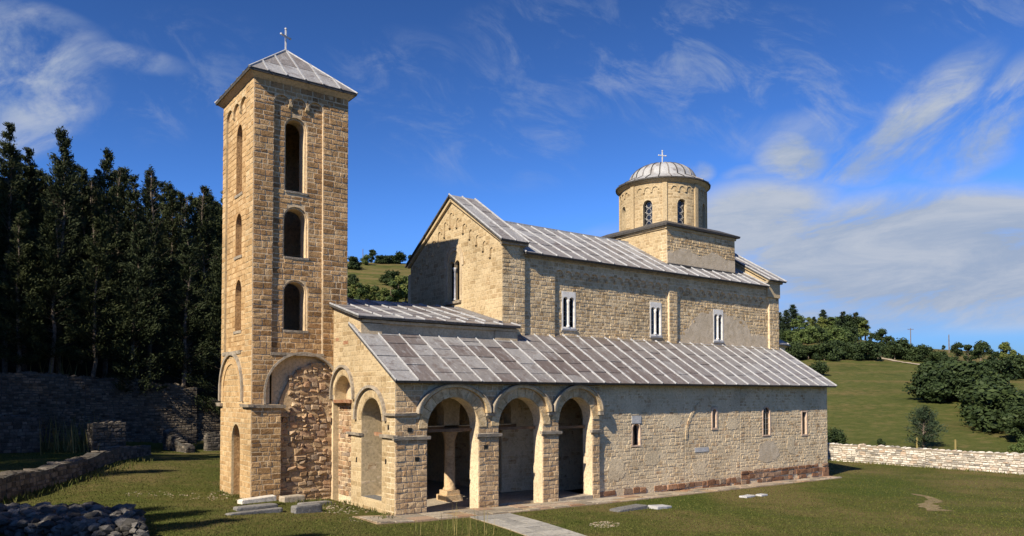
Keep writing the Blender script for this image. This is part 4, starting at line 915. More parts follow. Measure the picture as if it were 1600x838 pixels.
# ------------------------------------------------------------------ dry stone walls
def wall_along(name,label,cat,pts,h,thick,mats,ch,sw,th,seed,proud=(.01,.05),joint=.02,both=False,topj=.08,group=None,hfun=None,cap=True,endcap=True,base=-.35):
    a0=pts[0]; root=thing(name,label,cat,(a0[0],a0[1],gz(*a0)),group); r=random.Random(seed)
    for s,(a,b) in enumerate(zip(pts,pts[1:])):
        fr,L=FSeg(a,b); n=max(2,int(L/.7)); H=lambda u:(hfun((s+u/L)/(len(pts)-1)) if hfun else h)
        zb=lambda u:gz(*fr(u,0,0)[:2]) 
        top=[(L*i/n,zb(L*i/n)+H(L*i/n)+r.uniform(-topj,topj)) for i in range(n+1)]
        outl=[(0,zb(0)+base),(L,zb(L)+base)]+top[::-1]
        core=slab(Mesh(),fr,outl,(),-thick,0).build('core',mats[1],root)
        lo=min(zb(0),zb(L))-.15
        masonry(th,core,mats[0],fr,outl,[],ch,sw,joint,proud,seed=seed+s,zmin=lo,jit=.02)
        if both: masonry(th,core,mats[0],lambda u,z,d:fr(u,z,-thick-d),outl,[],ch,sw,joint,proud,seed=seed+s+50,zmin=lo,jit=.02)
        if cap:
            for row in range(max(1,int(thick/.45))):
                u=0
                while u<L-.1:
                    w_=min(r.uniform(*sw)*1.15,L-u); i=min(n-1,int(u/L*n)); z=lerp(top[i][1],top[i+1][1],(u/L*n)-i); d=-thick*(row+.5)/max(1,int(thick/.45))
                    c=fr(u+w_/2,z+r.uniform(-.03,.03),d); v,f=rock(c,w_*.55,thick/max(1,int(thick/.45))*.6,r.uniform(.07,.13),math.atan2(b[1]-a[1],b[0]-a[0]),r,.2)
                    queue_mesh(th,core,mats[0],v,f,r.random(),'cap_stone'); u+=w_
        if endcap:
            for q,sg in ((a,-1),(b,1)):
                if (sg==-1 and s==0) or (sg==1 and s==len(pts)-2):
                    u=0 if sg<0 else L
                    fe=lambda uu,z,d,u=u,sg=sg:fr(u+sg*d,z,-uu)
                    zt=(top[0] if sg<0 else top[-1])[1]
                    masonry(th,core,mats[0],fe,rect(0.02,thick-.02,zb(u)-.1,zt),[],ch,(sw[0],min(sw[1],thick*.6)),joint,proud,seed=seed+77+s)
    return root
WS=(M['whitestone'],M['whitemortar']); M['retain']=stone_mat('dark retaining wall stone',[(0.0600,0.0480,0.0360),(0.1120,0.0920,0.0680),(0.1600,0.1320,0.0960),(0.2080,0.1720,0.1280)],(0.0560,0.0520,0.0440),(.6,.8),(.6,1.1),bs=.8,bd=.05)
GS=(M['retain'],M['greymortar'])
wall_along('boundary_wall','long pale dry stone wall closing the lawn on the right below the meadow','stone wall',[(42.3,16),(42.25,7),(42.3,0),(42.1,-7),(41.8,-18)],1.30,.6,WS,(.11,.18),(.2,.5),'bwall',200,proud=(.01,.06),topj=.05)
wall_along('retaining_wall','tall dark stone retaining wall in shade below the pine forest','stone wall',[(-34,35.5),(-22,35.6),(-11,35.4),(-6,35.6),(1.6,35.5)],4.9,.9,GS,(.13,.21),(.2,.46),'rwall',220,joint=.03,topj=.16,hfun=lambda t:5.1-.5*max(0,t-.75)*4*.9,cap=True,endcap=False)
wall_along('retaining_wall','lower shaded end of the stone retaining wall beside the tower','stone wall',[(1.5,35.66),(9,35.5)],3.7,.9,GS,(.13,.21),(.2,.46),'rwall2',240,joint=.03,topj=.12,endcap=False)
# ruins on the left
RS=stone_mat('ruin stone',[(0.0595,0.0527,0.0442),(0.1020,0.0892,0.0723),(0.1530,0.1318,0.1062),(0.2125,0.1827,0.1487)],(0.1275,0.1105,0.0892),(.6,.8),(.65,1.1),bs=.8,bd=.05); M['ruin']=RS; RM=(RS,M['greymortar'])  # stone darkened: tree shade missing on the curb wall is put into the colour
P0=(-14.5,6.2);P1=(-11.9,10.0);P2=(-9.0,15.6);P3=(-6.3,21.5);P4=(-3.2,27.6)
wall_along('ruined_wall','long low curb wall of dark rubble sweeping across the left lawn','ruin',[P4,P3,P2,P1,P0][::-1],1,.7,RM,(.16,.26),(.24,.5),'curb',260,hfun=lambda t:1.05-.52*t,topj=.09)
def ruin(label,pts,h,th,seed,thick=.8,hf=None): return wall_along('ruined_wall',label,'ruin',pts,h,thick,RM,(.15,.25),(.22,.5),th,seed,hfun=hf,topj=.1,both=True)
ruin('square stub of ruined masonry standing behind the curved curb wall',[(-6.3,29.6),(-4.3,29.9)],1.9,'ru1',280,1.2)
ruin('short slanting ruin wall lit at its broken end, in the gap of the foundations',[(-1.1,34.2),(-.3,30.6)],.9,'ru2',290,.6,hf=lambda t:1.4-1.0*t)
ruin('low foundation wall with a bright squared end next to the tower',[(1.5,32.2),(9,32.6)],1.25,'ru3',300,.7)
ruin('broken rubble foundation wall nearest the left side of the tower',[(3.0,29.6),(8,29.6)],1.0,'ru4',310,.8,hf=lambda t:.5+.7*min(1,t*5))
ruin('ruined wall fragment in deep shade at the left picture edge',[(-12.3,30.5),(-9.0,31.2)],2.3,'ru5',320,.9)
def single_rock(name,label,cat,c,sx,sy,sz,mat,rz=0,seed=1,group=None):
    r=random.Random(seed); v,f=rock(c,sx,sy,sz,rz,r,.12); o=Mesh().add(v,f,r.random()).build(name,mat); return tag(o,label,cat,group)
def slab_stone(label,px,py,L,Wd,H,rz,mat,seed,tilt=0,lift=0):
    p=gp(px,py); r=random.Random(seed); m=Mesh(); k=8; v=[]
    pr=[(-.5,-.42),(-.46,-.5),(.1,-.5),(.47,-.48),(.5,-.38),(.5,.40),(.44,.5),(-.2,.49),(-.48,.47),(-.5,.3)]
    ca,sa=math.cos(rz),math.sin(rz); n=len(pr)
    pr=[(a*r.uniform(.94,1.04),b*r.uniform(.92,1.05)) for a,b in pr]
    for zz,s in((-.1,1.0),(H*.8,1.0),(H,.93)):
        for a,b in pr:
            x,y=a*L*s,b*Wd*s; v.append((p.x+x*ca-y*sa,p.y+x*sa+y*ca,p.z+lift+zz+tilt*a*(zz>0)+r.uniform(-.008,.008)))
    f=[tuple(range(n))[::-1]]+[(z*n+i,z*n+(i+1)%n,(z+1)*n+(i+1)%n,(z+1)*n+i) for z in(0,1) for i in range(n)]+[tuple(range(2*n,3*n))]
    return tag(m.add(v,f,r.uniform(.5,1)).build('stone_slab',mat),label,'stone')
slab_stone('white marble slab lying on top of grey slabs left of the tower foot',402,790,1.5,.42,.08,.12,M['whitestone'],1,.06,.24)
slab_stone('grey weathered slab under the white marble slab',400,797,1.6,.5,.18,.10,M['greystone'],2)
slab_stone('long dark kerb slab half sunk in front of the white marble slab',398,803,2.2,.32,.12,.16,M['greystone'],3)
slab_stone('pale block lying by the rubble blocking of the tower arch',456,784,.95,.5,.26,.1,M['paver'],4)
slab_stone('grey block in front of the pale block, before the porch corner',478,801,1.15,.45,.30,.15,M['greystone'],5)
slab_stone('flat grey slab behind the two blocks near the tower foot',492,789,1.5,.4,.12,.2,M['greystone'],6,-.05)
slab_stone('white dressed stone resting on the grey ledge under the side arch',533,768,.75,.42,.16,1.3,M['whitestone'],7,0,.50)
slab_stone('grey foundation block below the side arch of the porch',530,779,1.3,.65,.58,1.45,M['greystone'],8)
slab_stone('long flat grey rock in the lawn in front of the church',982,797,1.9,.6,.13,.05,M['greystone'],9,.05)
slab_stone('small pale rock beside the long flat grey rock',1031,794,1.0,.6,.11,.05,M['greymarble'],10,-.06)
slab_stone('small white flat stone in the right lawn, left one of two',1168,777,.85,.4,.08,.1,M['greymarble'],11)
slab_stone('smaller white flat stone in the right lawn, right one of two',1190,775,.6,.35,.08,.1,M['greymarble'],12)
# gravel patches
m=Mesh(); r_=random.Random(33)
for cx,cy,ex,ey,n in ((945,820,24,5,170),(330,775,70,8,120),(545,795,55,9,200),(230,772,40,5,50),(600,812,60,6,130)):
    for i in range(n):
        a=r_.uniform(0,6.28); q=math.sqrt(r_.random()); p=gp(cx+ex*q*math.cos(a),cy+ey*q*math.sin(a)); s=r_.uniform(.02,.055)
        v,f=rock(p,s*1.3,s,s*.5,r_.uniform(0,3),r_); m.add(v,f,r_.random())
m.build('gravel',M['paver'],kind='stuff')
M['heapstone']=stone_mat('shaded heap stone',[(.045,.043,.040),(.085,.080,.074),(.13,.122,.112),(.18,.168,.152)],(.09,.085,.075),(.6,.8),(.6,1.1),bs=.8,bd=.05)  # colour lowered to carry the shade the heap lies in
# foreground heap
root=thing('rubble_wall','heap of dark rubble, stub of a ruined wall in the near left corner','ruin',tuple(gp(60,836)))
base=Mesh(); 
hp=[(-13.6,2.2),(-9.2,-1.9),(-8.75,1.6),(-9.6,3.0),(-11.5,4.4),(-13.6,5.2)]
cz=[gz(*p) for p in hp]; base.add([(x,y,z-.4) for (x,y),z in zip(hp,cz)]+[(x*.98-.2,y*.9+.2,z+.36) for (x,y),z in zip(hp,cz)],[tuple(range(6))[::-1],tuple(range(6,12))]+[(i,(i+1)%6,6+(i+1)%6,6+i) for i in range(6)])
core=base.build('core',M['greymortar'],root); r_=random.Random(12)
from mathutils.geometry import intersect_point_quad_2d
def inside(p):
    c=False
    for i in range(6):
        (a,b),(d,e)=hp[i],hp[(i+1)%6]
        if (b>p[1])!=(e>p[1]) and p[0]<a+(p[1]-b)*(d-a)/(e-b): c=not c
    return c
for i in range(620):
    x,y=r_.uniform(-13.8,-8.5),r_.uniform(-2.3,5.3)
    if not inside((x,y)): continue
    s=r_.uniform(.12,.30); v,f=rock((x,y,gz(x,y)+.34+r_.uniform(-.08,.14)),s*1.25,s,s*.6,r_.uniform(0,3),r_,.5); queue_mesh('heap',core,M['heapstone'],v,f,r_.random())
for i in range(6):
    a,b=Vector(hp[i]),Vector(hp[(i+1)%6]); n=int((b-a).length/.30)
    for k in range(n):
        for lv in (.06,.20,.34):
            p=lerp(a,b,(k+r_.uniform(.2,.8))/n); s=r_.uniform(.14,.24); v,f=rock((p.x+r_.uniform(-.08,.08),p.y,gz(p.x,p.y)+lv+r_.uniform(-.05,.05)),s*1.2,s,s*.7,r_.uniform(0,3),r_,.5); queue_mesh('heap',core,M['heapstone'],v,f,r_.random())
# ------------------------------------------------------------------ vegetation
def quads(P,S,N,aspect,rng,T=None):
    n=len(P); N=N/np.linalg.norm(N,axis=1,keepdims=True); a=np.cross(N,rng.normal(size=(n,3))) if T is None else T; a/=np.linalg.norm(a,axis=1,keepdims=True)+1e-9; b=np.cross(N,a)
    a=a*S[:,None]; b=b*(S*aspect)[:,None]
    v=np.stack([P-a,P-b*.9,P+a,P+b*.9],1).reshape(-1,3); return v,np.arange(4*n).reshape(n,4)
def leafmesh(name,v,f,t,mat):
    me=bpy.data.meshes.new(name); me.from_pydata(v.tolist(),[],f.tolist()); a=me.attributes.new('tint','FLOAT','POINT'); a.data.foreach_set('value',np.repeat(t,4).astype(np.float32)); me.materials.append(mat); return me
def trunkmesh(name,h,r0,r1,mat,seed,limbs=()):
    m=Mesh(); r=random.Random(seed); n=9; bx=by=0; ps=[]
    for i in range(n+1): ps.append((bx,by,-.3+(h+.3)*i/n,lerp(r0,r1,i/n))); bx+=r.uniform(-.012,.012)*h; by+=r.uniform(-.012,.012)*h
    def tube(ps,k=7):
        v=[];f=[]
        for x,y,z,q in ps: v+=[(x+q*math.cos(6.283*j/k),y+q*math.sin(6.283*j/k),z) for j in range(k)]
        for i in range(len(ps)-1):
            for j in range(k): f.append((i*k+j,i*k+(j+1)%k,(i+1)*k+(j+1)%k,(i+1)*k+j))
        m.add(v,f)
    tube(ps)
    for z,L,a,up,q in limbs:
        i=min(n,int((z+.3)/(h+.3)*n)); x,y=ps[i][0],ps[i][1]
        tube([(x+L*k/3*math.cos(a),y+L*k/3*math.sin(a),z+up*L*(k/3),q*(1-.28*k)) for k in range(4)],5)
    me=bpy.data.meshes.new(name); me.from_pydata(m.v,[],m.f); a=me.attributes.new('tint','FLOAT','POINT'); a.data.foreach_set('value',[.5]*len(m.v)); me.materials.append(mat); return me
def pine(seed,h=18,R=2.9,low=.30,mat='pine',dens=4.2,size=.135,droop=.0,full=False):
    r=np.random.default_rng(seed); P=[];N=[];T=[]; limbs=[]; z=h*low
    while z<h-.25:
        k=(z-h*low)/(h*(1-low)); L=R*(1-k)**1.0*(.55+.45*min(1,k*6+.35)); nb=int(r.integers(5,8))
        for b in range(nb):
            a=r.uniform(0,6.283); LL=L*r.uniform(.6,1.12)+.18; up=r.uniform(.10,.45)+.75*k-droop; zz=z+r.uniform(-.25,.25)
            limbs.append((zz,LL*.9,a,up,.045*(1-k)+.012)); m=int((10+34*LL/R)*dens)
            s=r.uniform(.12,1,m)**.7; clump=np.sin(s*9+r.uniform(0,6))*.12
            p=np.stack([LL*s*np.cos(a),LL*s*np.sin(a),zz+up*LL*s+.16*LL*s*s],1)+r.normal(0,.10+.045*LL,(m,3))*np.array([1,1,.8])
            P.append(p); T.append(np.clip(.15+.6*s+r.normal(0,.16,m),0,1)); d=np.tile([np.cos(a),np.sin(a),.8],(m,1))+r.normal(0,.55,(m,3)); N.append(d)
        z+=h*.024+r.uniform(.08,.30)
    for s in range(40): P.append(np.array([[0,0,h-.6*r.random()]])+r.normal(0,.09,(1,3))); T.append(np.array([.7])); N.append(r.normal(size=(1,3)))
    for i in range(14):
        if not full: limbs.append((h*r.uniform(.12,low),r.uniform(.6,1.6),r.uniform(0,6.28),r.uniform(-.3,.15),.02))
    P=np.concatenate(P);T=np.concatenate(T);D=np.concatenate(N); D/=np.linalg.norm(D,axis=1,keepdims=True)
    S=r.uniform(.7,1.3,len(P))*size; Nn=np.cross(D,r.normal(size=D.shape))
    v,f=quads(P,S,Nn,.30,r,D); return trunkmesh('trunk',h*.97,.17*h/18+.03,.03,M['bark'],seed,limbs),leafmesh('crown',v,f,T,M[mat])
def broad(seed,h=6,R=2.6,mat='leaf',n=2600,size=.22,low=.18,bush=False,lobes=11):
    r=np.random.default_rng(seed); P=[];N=[];T=[]; C=[]
    for i in range(lobes):
        a=r.uniform(0,6.283); k=r.random(); rad=R*.68*math.sqrt(r.random())*(1-.55*max(0,k-.35)); zc=h*(low+(.86-low)*k); C.append((rad*math.cos(a),rad*math.sin(a),zc,R*r.uniform(.26,.46)*(1.1-.35*k)))
    C.append((0,0,h*.84,R*.36)); limbs=[(h*.3,math.hypot(c[0],c[1])+.1,math.atan2(c[1],c[0]),(c[2]-h*.3)/(math.hypot(c[0],c[1])+.1),.05*h/6) for c in C]
    for x,y,z,q in C:
        m=int(n/len(C)); d=r.normal(size=(m,3)); d/=np.linalg.norm(d,axis=1,keepdims=True); rr=q*(r.random(m)**.42)*r.uniform(.8,1.25,m)
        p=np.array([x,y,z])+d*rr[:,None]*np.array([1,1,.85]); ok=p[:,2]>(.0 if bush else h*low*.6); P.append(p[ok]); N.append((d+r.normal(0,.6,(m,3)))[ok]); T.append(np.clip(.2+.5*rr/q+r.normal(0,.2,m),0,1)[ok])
    P=np.concatenate(P);N=np.concatenate(N);T=np.concatenate(T); v,f=quads(P,r.uniform(.6,1.3,len(P))*size,N,.62,r)
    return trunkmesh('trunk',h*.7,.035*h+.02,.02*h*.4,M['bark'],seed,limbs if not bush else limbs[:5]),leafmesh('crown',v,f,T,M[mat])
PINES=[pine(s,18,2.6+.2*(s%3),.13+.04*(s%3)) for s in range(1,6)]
SPR=[pine(s,8,1.7,.06,'spruce',2.4,.16,.25,True) for s in (31,32)]
PN1=[pine(41,3.4,1.5,.10,'spruce',2.4,.10,-.05,True)]
BRD=[broad(s,6,2.5) for s in (51,52,53)]
BDK=[broad(s,6,2.5,'darkleaf') for s in (54,55)]
BYL=[broad(s,6,2.5,'yleaf') for s in (56,57)]
BSH=[broad(s,3,2.4,'darkleaf',2600,.20,.12,True,14) for s in (61,62,63)]
BSL=[broad(s,3,2.4,'leaf',2200,.19,.12,True,13) for s in (64,65)]
HT={id(PINES):18,id(SPR):8,id(PN1):3.4,id(BRD):6,id(BDK):6,id(BYL):6,id(BSH):3,id(BSL):3}
def place(lib,i,name,label,cat,x,y,h,group=None,wide=1,rz=None,z=None):
    tr,cr=lib[i%len(lib)]; s=h/HT[id(lib)]
    o=bpy.data.objects.new(name,None); o.empty_display_size=.5; o.location=(x,y,gz(x,y) if z is None else z); o.rotation_euler=(0,0,random.uniform(0,6.28) if rz is None else rz); o.scale=(s*wide,s*wide,s); COL.objects.link(o); tag(o,label,cat,group)
    for n_,me in (('trunk',tr),('crown',cr)):
        c=bpy.data.objects.new(n_,me); COL.objects.link(c); c.parent=o
    return o
ORD='leftmost,second,third,fourth,fifth,sixth,seventh,eighth,ninth,tenth,eleventh,twelfth,thirteenth,fourteenth,fifteenth'.split(',')
def nth(i,what,where): return ('leftmost '+what if i==0 else ORD[i]+' '+what+' from the left')+' '+where
def tree_px(lib,i,name,label,cat,px,pb,pt,group=None,wide=1):
    p=gp(px,pb); d=(p-CAM).dot(FW); return place(lib,i,name,label,cat,p.x,p.y,max(.4,(pb-pt)/FPX*d),group,wide)
# black pines on the left: crowns placed by azimuth and distance
def at_dist(px,dist):
    d=FW+RT*((px-800)/FPX); d=Vector((d.x,d.y)).normalized(); return CAM.x+d.x*dist,CAM.y+d.y*dist
GP='black pines of the dark forest behind the retaining wall'
k=0
FR=[(8,66,193,'black pine at the left picture edge, its tip as high as its tallest neighbour'),(92,66,195,'tallest black pine, with a broad pointed top well left of the tower'),(163,67,234,'black pine with a narrow top right of the tallest pine'),(232,68,258,'black pine whose round dark top stands midway between tallest pine and tower'),(318,70,288,'slim black pine with a spiky tip closest left of the tower'),(38,68,232,None),(60,72,262,None),(125,70,262,None),(140,74,275,None),(190,73,258,None),(205,71,275,None),(262,71,282,None),(280,74,300,None),(297,70,300,None),(335,73,312,None),(350,70,300,None),(-25,67,215,None),(20,76,240,None),(110,78,250,None),(180,79,262,None),(250,80,285,None),(310,80,305,None),(-60,72,200,None),(75,63,330,None),(215,63,345,None),(290,64,360,None),(150,63,340,None),(30,63,330,None),(345,64,380,None),(400,74,330,None),(440,76,340,None),(325,84,300,None),(338,90,318,None),(312,92,310,None),(352,86,320,None),(270,88,300,None),(230,86,285,None),(90,84,250,None),(45,86,250,None),(150,86,262,None)]
for px,d,top,lab in FR:
    x,y=at_dist(px,d); z=gz(x,y); dd=d*math.cos(math.atan((px-800)/FPX)); h=CAM.z+(617-top)/FPX*dd-z
    place(PINES,k,'pine_tree',lab or 'black pine in the crowded dark forest behind the retaining wall',"pine tree",x,y,h,GP,wide=min(1.25,18/h*.95)); k+=1
# forest continuing west of the picture (throws the shade over the wall and the ruins)
r_=random.Random(77)
def free_of_church(x,y,h):                              # keeps sunlight on tower, church and lit lawn
    z=gz(x,y)+h
    for (cx,cy,cz) in ((-3.6,5.9,.2),(-3.6,10.3,.2),(0,0,0),(-3.6,5.9,18),(10,-2,0),(-6,12,.4),(-3,20,.7),(-6,8,.3),(-4,2,.1),(20,-3,-.3)):
        t=(cx-x)/LD.x*1.0
        yy=y+LD.y*t; zz=z+LD.z*t
        if abs(yy-cy)<2.3 and zz>cz: return False
    return True
cnt=0
for i in range(420):
    x=r_.uniform(-62,-19); y=r_.uniform(4,72)
    if y<35.5 and x>-24: continue
    dx,dy=x-CAM.x,y-CAM.y; fx=dx*RT.x+dy*RT.y; fz=dx*FW.x+dy*FW.y
    if fz>0 and 800+FPX*fx/fz>-70: continue
    h=r_.uniform(15,22)
    if not free_of_church(x,y,h): continue
    place(PINES,i,'pine_tree','black pine in the crowded dark forest behind the retaining wall','pine tree',x,y,h,GP); cnt+=1
    if cnt>95: break
for x,y,h in ((-29,-3.6,16.5),(-30,-6.5,18),(-34,-7.5,20),(-33,-5.2,19),(-26,-2.6,13.5),(-37,-4,21),(-27,-10,17),(-24,-13,15),(-31,-12,18),(-22,-11.2,12.5),(-19,-16.5,12)):
    place(PINES,int(h),'pine_tree','black pine beside the lawn west of the porch','pine tree',x,y,h,'black pines beside the lawn')
# right hill
GH='trees of the grove on the hilltop right of the church'
G=[(SPR,1218,514,489,'dark spruce at the left end of the hilltop grove, against the church wall'),(SPR,1229,514,485,'dark blue spruce second in the hilltop grove from the church'),(SPR,1239,514,477,'tallest spiky spruce of the hilltop grove, near the church'),(BRD,1250,517,492,'round bright green tree between the spruces and a pale tree on the hilltop'),(BYL,1263,517,496,'pale green slim tree in the middle of the hilltop grove'),(SPR,1272,517,496,'small dark conifer between two pale trees of the hilltop grove'),(BYL,1283,517,496,'pale leafy tree below the tall dark spruce on the hilltop'),(SPR,1286,512,480,'tall dark spruce with a broad top in the middle of the hilltop grove'),(BRD,1298,517,494,'green leafy tree just right of the middle spruce on the hilltop'),(BRD,1308,517,492,'green leafy tree left of the last dark conifers on the hilltop'),(SPR,1317,519,486,'slim dark conifer, first of the right hand conifers on the hilltop'),(BDK,1326,520,489,'broad dark tree between the right hand conifers of the hilltop'),(SPR,1337,522,487,'last tall dark conifer on the right of the hilltop grove'),(BDK,1345,525,494,'dark leafy tree on the right shoulder of the hilltop grove'),(BYL,1352,527,499,'thin birch leaning out at the right end of the hilltop grove'),(BDK,1362,533,521,'small dark bush left of the dirt road on the skyline')]
for i,(lib,px,b,t,l) in enumerate(G): tree_px(lib,i,'spruce_tree' if lib is SPR else 'broadleaf_tree',l,'tree',px,b+3,t-1,GH,1.3 if lib is not SPR else 1.75)
r_=random.Random(5)
for i in range(14): tree_px(BSL if i%3 else BSH,i,'bush',nth(i,'green bush','in the hedge band just below the hilltop grove'),'bush',1222+i*8.6,534+r_.uniform(-2,3),514+r_.uniform(-3,4),'bushes of the upper hedge band',1.1)
for i in range(15): tree_px(BSH,i,'bush',nth(i,'dark bush','in the lower hedge left of the dirt road'),'bush',1238+i*8.4,561+r_.uniform(-2,3),538+r_.uniform(-5,6),'bushes of the lower hedge',1.15)
for px,b,t,l in ((1279,588,566,'dark bush showing just over the sloping lead roof edge'),(1303,697,671,'dark bush behind the boundary wall, touching the church corner'),(1311,697,681,'low dark bush second from the church corner behind the boundary wall'),(1375,697,686,'tiny bush behind the boundary wall left of the young pine')): tree_px(BSH,px,'bush',l,'bush',px,b,t,None,1.0)
tree_px(BDK,1,'broadleaf_tree','tall round tree right beside the dirt road on the skyline','tree',1379,548,512,None,1.1)
tree_px(BDK,0,'broadleaf_tree','dark tree right of the round tree by the dirt road','tree',1390,550,524,None,1)
for i,(px,b,t) in enumerate(sorted(((1374,556,536),(1386,560,540),(1398,562,541),(1408,562,531),(1418,563,538),(1430,564,546),(1440,566,541),(1448,567,549),(1457,568,552),(1467,570,550),(1478,572,556),(1488,572,558),(1423,562,548),(1405,556,540)))): tree_px(BSH,px,'bush',nth(i,'dark bush','in the hedge right of the dirt road'),'bush',px,b,t,'bushes right of the dirt road',1.1)
tree_px(BDK,1,'bush','brownish bush on the bare skyline left of the right utility pole','bush',1474,550,539)
for px,b,t,lib,l in ((1497,566,534,BDK,'dark leafy tree just right of the right utility pole'),(1512,568,537,BDK,'dark tree between the pole and the tallest right hand tree'),(1533,572,531,BDK,'darkest round tree on the skyline near the right picture edge'),(1571,568,533,BYL,'olive green round tree on the skyline at the far right'),(1556,576,548,BDK,'dark tree between the two round skyline trees at the far right'),(1585,592,556,BSH,'broad bush mass at the right picture edge below the skyline'),(1560,594,562,BSH,'bush mass left of the bush at the right picture edge'),(1602,590,560,BSL,'green bush cut by the right picture edge'),(1540,592,565,BSL,'mid green bush below the darkest skyline tree')): tree_px(lib,px,'broadleaf_tree' if lib in(BDK,BYL) else 'bush',l,'tree' if lib in(BDK,BYL) else 'bush',px,b,t,None,1.15)
for px,b,t in ((1452,627,596),(1462,628,585),(1476,628,577),(1490,626,572),(1503,628,580),(1483,612,566),(1510,618,574),(1528,628,582),(1512,640,592),(1524,648,596),(1538,654,602),(1545,638,590),(1556,645,598),(1550,664,612),(1562,672,616),(1575,676,622),(1575,655,604),(1590,684,628),(1602,692,636),(1598,665,610),(1618,690,630),(1460,600,572),(1480,596,560),(1500,600,564),(1520,604,570),(1545,612,578)): tree_px(BDK if px%3==0 else BSH,px,'bush','dark bush in the dense diagonal thicket on the right meadow','bush',px,b,t+(px*7%11)-6,'bushes of the diagonal thicket',1.35)
tree_px(BSL,0,'bush','light green bush above the boundary wall in the right corner','bush',1597,706,685,None,1.1)
tree_px(PN1,0,'pine_tree','young pine standing alone behind the boundary wall','pine tree',1444,701,636,None,1.12)
# left gap between tower and gable
for i,(px,b,t,lib,l) in enumerate(((582,409,389,BDK,'rounded dark tree on the skyline between tower and gable'),(572,414,399,BSL,'bright bush below the skyline tree between tower and gable'),(549,421,402,BSH,'dark bush beside the tower edge on the far hill'),(559,421,410,BSH,'low dark bush second from the tower on the far hill'),(625,412,394,BSH,'skyline tree left of the church gable'),(641,410,397,BDK,'skyline tree touching the gable eave'),(614,442,424,BSH,'dark tree below the dry field beside the gable'),(604,446,430,BSH,'dark shrub left of the dark tree by the gable'),(552,447,430,BSH,'dark shrub next to the tower halfway up the far hill'))): tree_px(lib,i,'broadleaf_tree',l,'tree',px,b,t,None,1.1)
for i,px in enumerate((590,597,604,611,617)): tree_px(BSH,px,'bush',nth(i,'small dark bush','of the skyline row between tower and gable'),'bush',px,412,400,'skyline bushes between tower and gable',1.2)
for i,(px,b,t,lib) in enumerate(sorted(((551,474,444,BYL),(562,476,440,BRD),(574,476,443,BYL),(587,476,446,BRD),(600,478,449,BYL),(612,478,438,BRD),(622,476,431,BYL),(634,476,430,BRD),(645,476,436,BYL),(607,476,452,BRD),(542,474,448,BRD),(655,476,436,BRD)),key=lambda q:q[0])): tree_px(lib,i,'broadleaf_tree',nth(i,'sunlit yellow green tree','behind the porch roof, between tower and gable'),'tree',px,b,t,'sunlit trees behind the porch roof',1.05)
# utility poles and stakes
def pole(px,pb,pt,label,arm=True):
    p=gp(px,pb); d=(p-CAM).dot(FW); h=(pb-pt)/FPX*d; t=thing('utility_pole',label,'utility pole',tuple(p)); m=Mesh(); m.lathe(tuple(p),[(.14,-.5),(.10,h),(0,h)],8); m.build('pole',M['bark'],t)
    if arm: Mesh().bar((p.x-.7,p.y+.5,p.z+h*.93),(p.x+.7,p.y-.5,p.z+h*.93),.12,.12).build('cross_arm',M['wood'],t)
pole(1423,538,513,'left utility pole with a short arm on the right hand skyline'); pole(1483,552,523,'right utility pole standing among bushes on the right hand skyline',False); pole(567,404,389,'thin pole on the far skyline between tower and gable',False)
for px,pt,l in((1433,684,'wooden stake in front of the young pine behind the boundary wall'),(1493,687,'thin brownish stake right of the young pine')):
    p=gp(px,702); d=(p-CAM).dot(FW); h=(702-pt)/FPX*d; m=Mesh(); m.lathe(tuple(p),[(.09,-.2),(.07,h),(0,h)],8); tag(m.build('stake',M['straw'],None),l,'stake')
# weeds: tall dry stalks and shrubby growth among the ruins, tufts in the lawn
def weeds(name,label,pts,n,h,mat,seed,lean=.25,wd=.012,spread=.4):
    r=np.random.default_rng(seed); v=[];f=[];t=[]
    for px,py,s in pts:
        p=gp(px,py); 
        for i in range(n):
            x=p.x+r.normal(0,spread*s); y=p.y+r.normal(0,spread*s); H=h*s*r.uniform(.5,1.15); z=gz(x,y); a=r.uniform(0,6.28); dx,dy=lean*H*math.cos(a),lean*H*math.sin(a); k=len(v); cx,cy=wd*math.sin(a),-wd*math.cos(a)
            v+=[(x-cx,y-cy,z-.02),(x+cx,y+cy,z-.02),(x+dx*.5+cx*.8,y+dy*.5+cy*.8,z+H*.6),(x+dx*.5-cx*.8,y+dy*.5-cy*.8,z+H*.6),(x+dx,y+dy,z+H)]; f+=[(k,k+1,k+2,k+3),(k+3,k+2,k+4)]; t+=[r.random()]*5
    m=Mesh(); m.v=v;m.f=f;m.t=t; return m.build(name,mat,None,kind='stuff')
weeds('tall_weeds','',[(105,700,1.6),(120,705,1.3),(90,695,1.7),(135,706,1),(150,692,.8)],60,1.6,M['straw'],3,.3,.03,.8)
weeds('dry_grass_stalks','',[(716,836,1),(690,838,.7),(738,838,.9),(745,828,.7),(700,832,.6),(650,838,.5)],7,1.05,M['straw'],4,.18,.008,.3)
weeds('weeds','',[(x_,y_,.8) for x_,y_ in ((352,772),(368,778),(384,785),(470,786),(500,784),(515,790),(540,787),(566,792),(585,800),(602,806),(545,795),(600,812))],40,.22,M['grassblade'],5,.5,.015,.28)
weeds('weeds','',[(1300+i*15,721+i*1.1,.8) for i in range(21)],22,.25,M['grassblade'],6,.5,.02,.5)
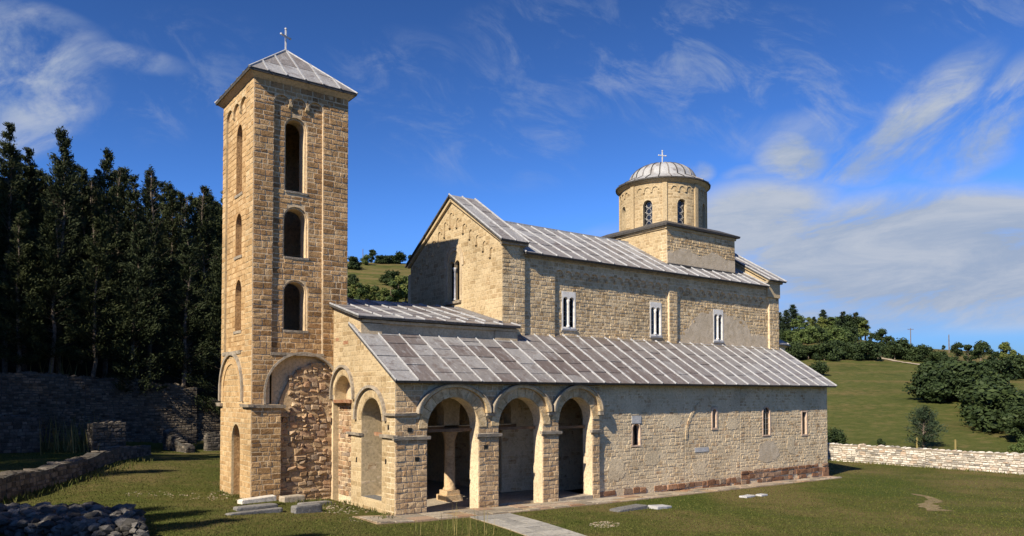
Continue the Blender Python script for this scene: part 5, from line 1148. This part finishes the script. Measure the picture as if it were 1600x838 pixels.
weeds('weeds','',[(q_*12+10,786-q_*2.9-(q_*q_)*.05,.9) for q_ in range(18)],26,.30,M['grassblade'],7,.5,.02,.4)
weeds('weeds','',[(860+i*22,786-i*2.2,.6) for i in range(19)],14,.16,M['grassblade'],9,.5,.015,.35)
r=np.random.default_rng(8); pts=[]
n=90000; px=r.uniform(-20,1620,n); py=r.uniform(706,850,n)
v=[];f=[];t=[]
d=np.outer(np.ones(n),np.array(FW))+np.outer((px-800)/FPX,np.array(RT))+np.outer((CYP-py)/FPX,np.array(UP)); s=(CAM.z+.15)/-d[:,2]; 
x=CAM.x+d[:,0]*s; y=CAM.y+d[:,1]*s
for _ in range(3):
    z=ground(x,y); s=(CAM.z-z)/-d[:,2]; x=CAM.x+d[:,0]*s; y=CAM.y+d[:,1]*s
z=ground(x,y)
tf=lambda yy:np.clip((-1.7-yy),0,12)
pcx=3.25-.09*tf(y)-.012*tf(y)**2
ok=(x<41.5)&(y<34)&~((np.abs(x-pcx)<.98)&(y<-1.5)&(y>-13))&~((x>-1.55)&(x<30.5)&(y>-1.78+.028*(x+1.6))&(y<14))&~((x>-3.8)&(x<31)&(y>5.6)&(y<11))
x,y,z=x[ok],y[ok],z[ok]; n=len(x)
dist=np.hypot(x-CAM.x,y-CAM.y); H=r.uniform(.02,.055,n)*(1+.7*(r.random(n)<.06)); a=r.uniform(0,6.283,n); wdt=.012+dist*.00035
bx,by=np.cos(a)*wdt,np.sin(a)*wdt; lx,ly=r.normal(0,.5,n)*H,r.normal(0,.5,n)*H
V=np.stack([np.stack([x-bx,y-by,z-.01],1),np.stack([x+bx,y+by,z-.01],1),np.stack([x+lx,y+ly,z+H],1)],1).reshape(-1,3)
me=bpy.data.meshes.new('grass'); me.from_pydata(V.tolist(),[],np.arange(3*n).reshape(n,3).tolist()); at=me.attributes.new('tint','FLOAT','POINT'); at.data.foreach_set('value',np.repeat(np.clip(r.normal(.42,.25,n),0,1),3).astype(np.float32)); me.materials.append(M['grassblade'])
o=bpy.data.objects.new('grass',me); COL.objects.link(o); o['kind']='stuff'
flush()
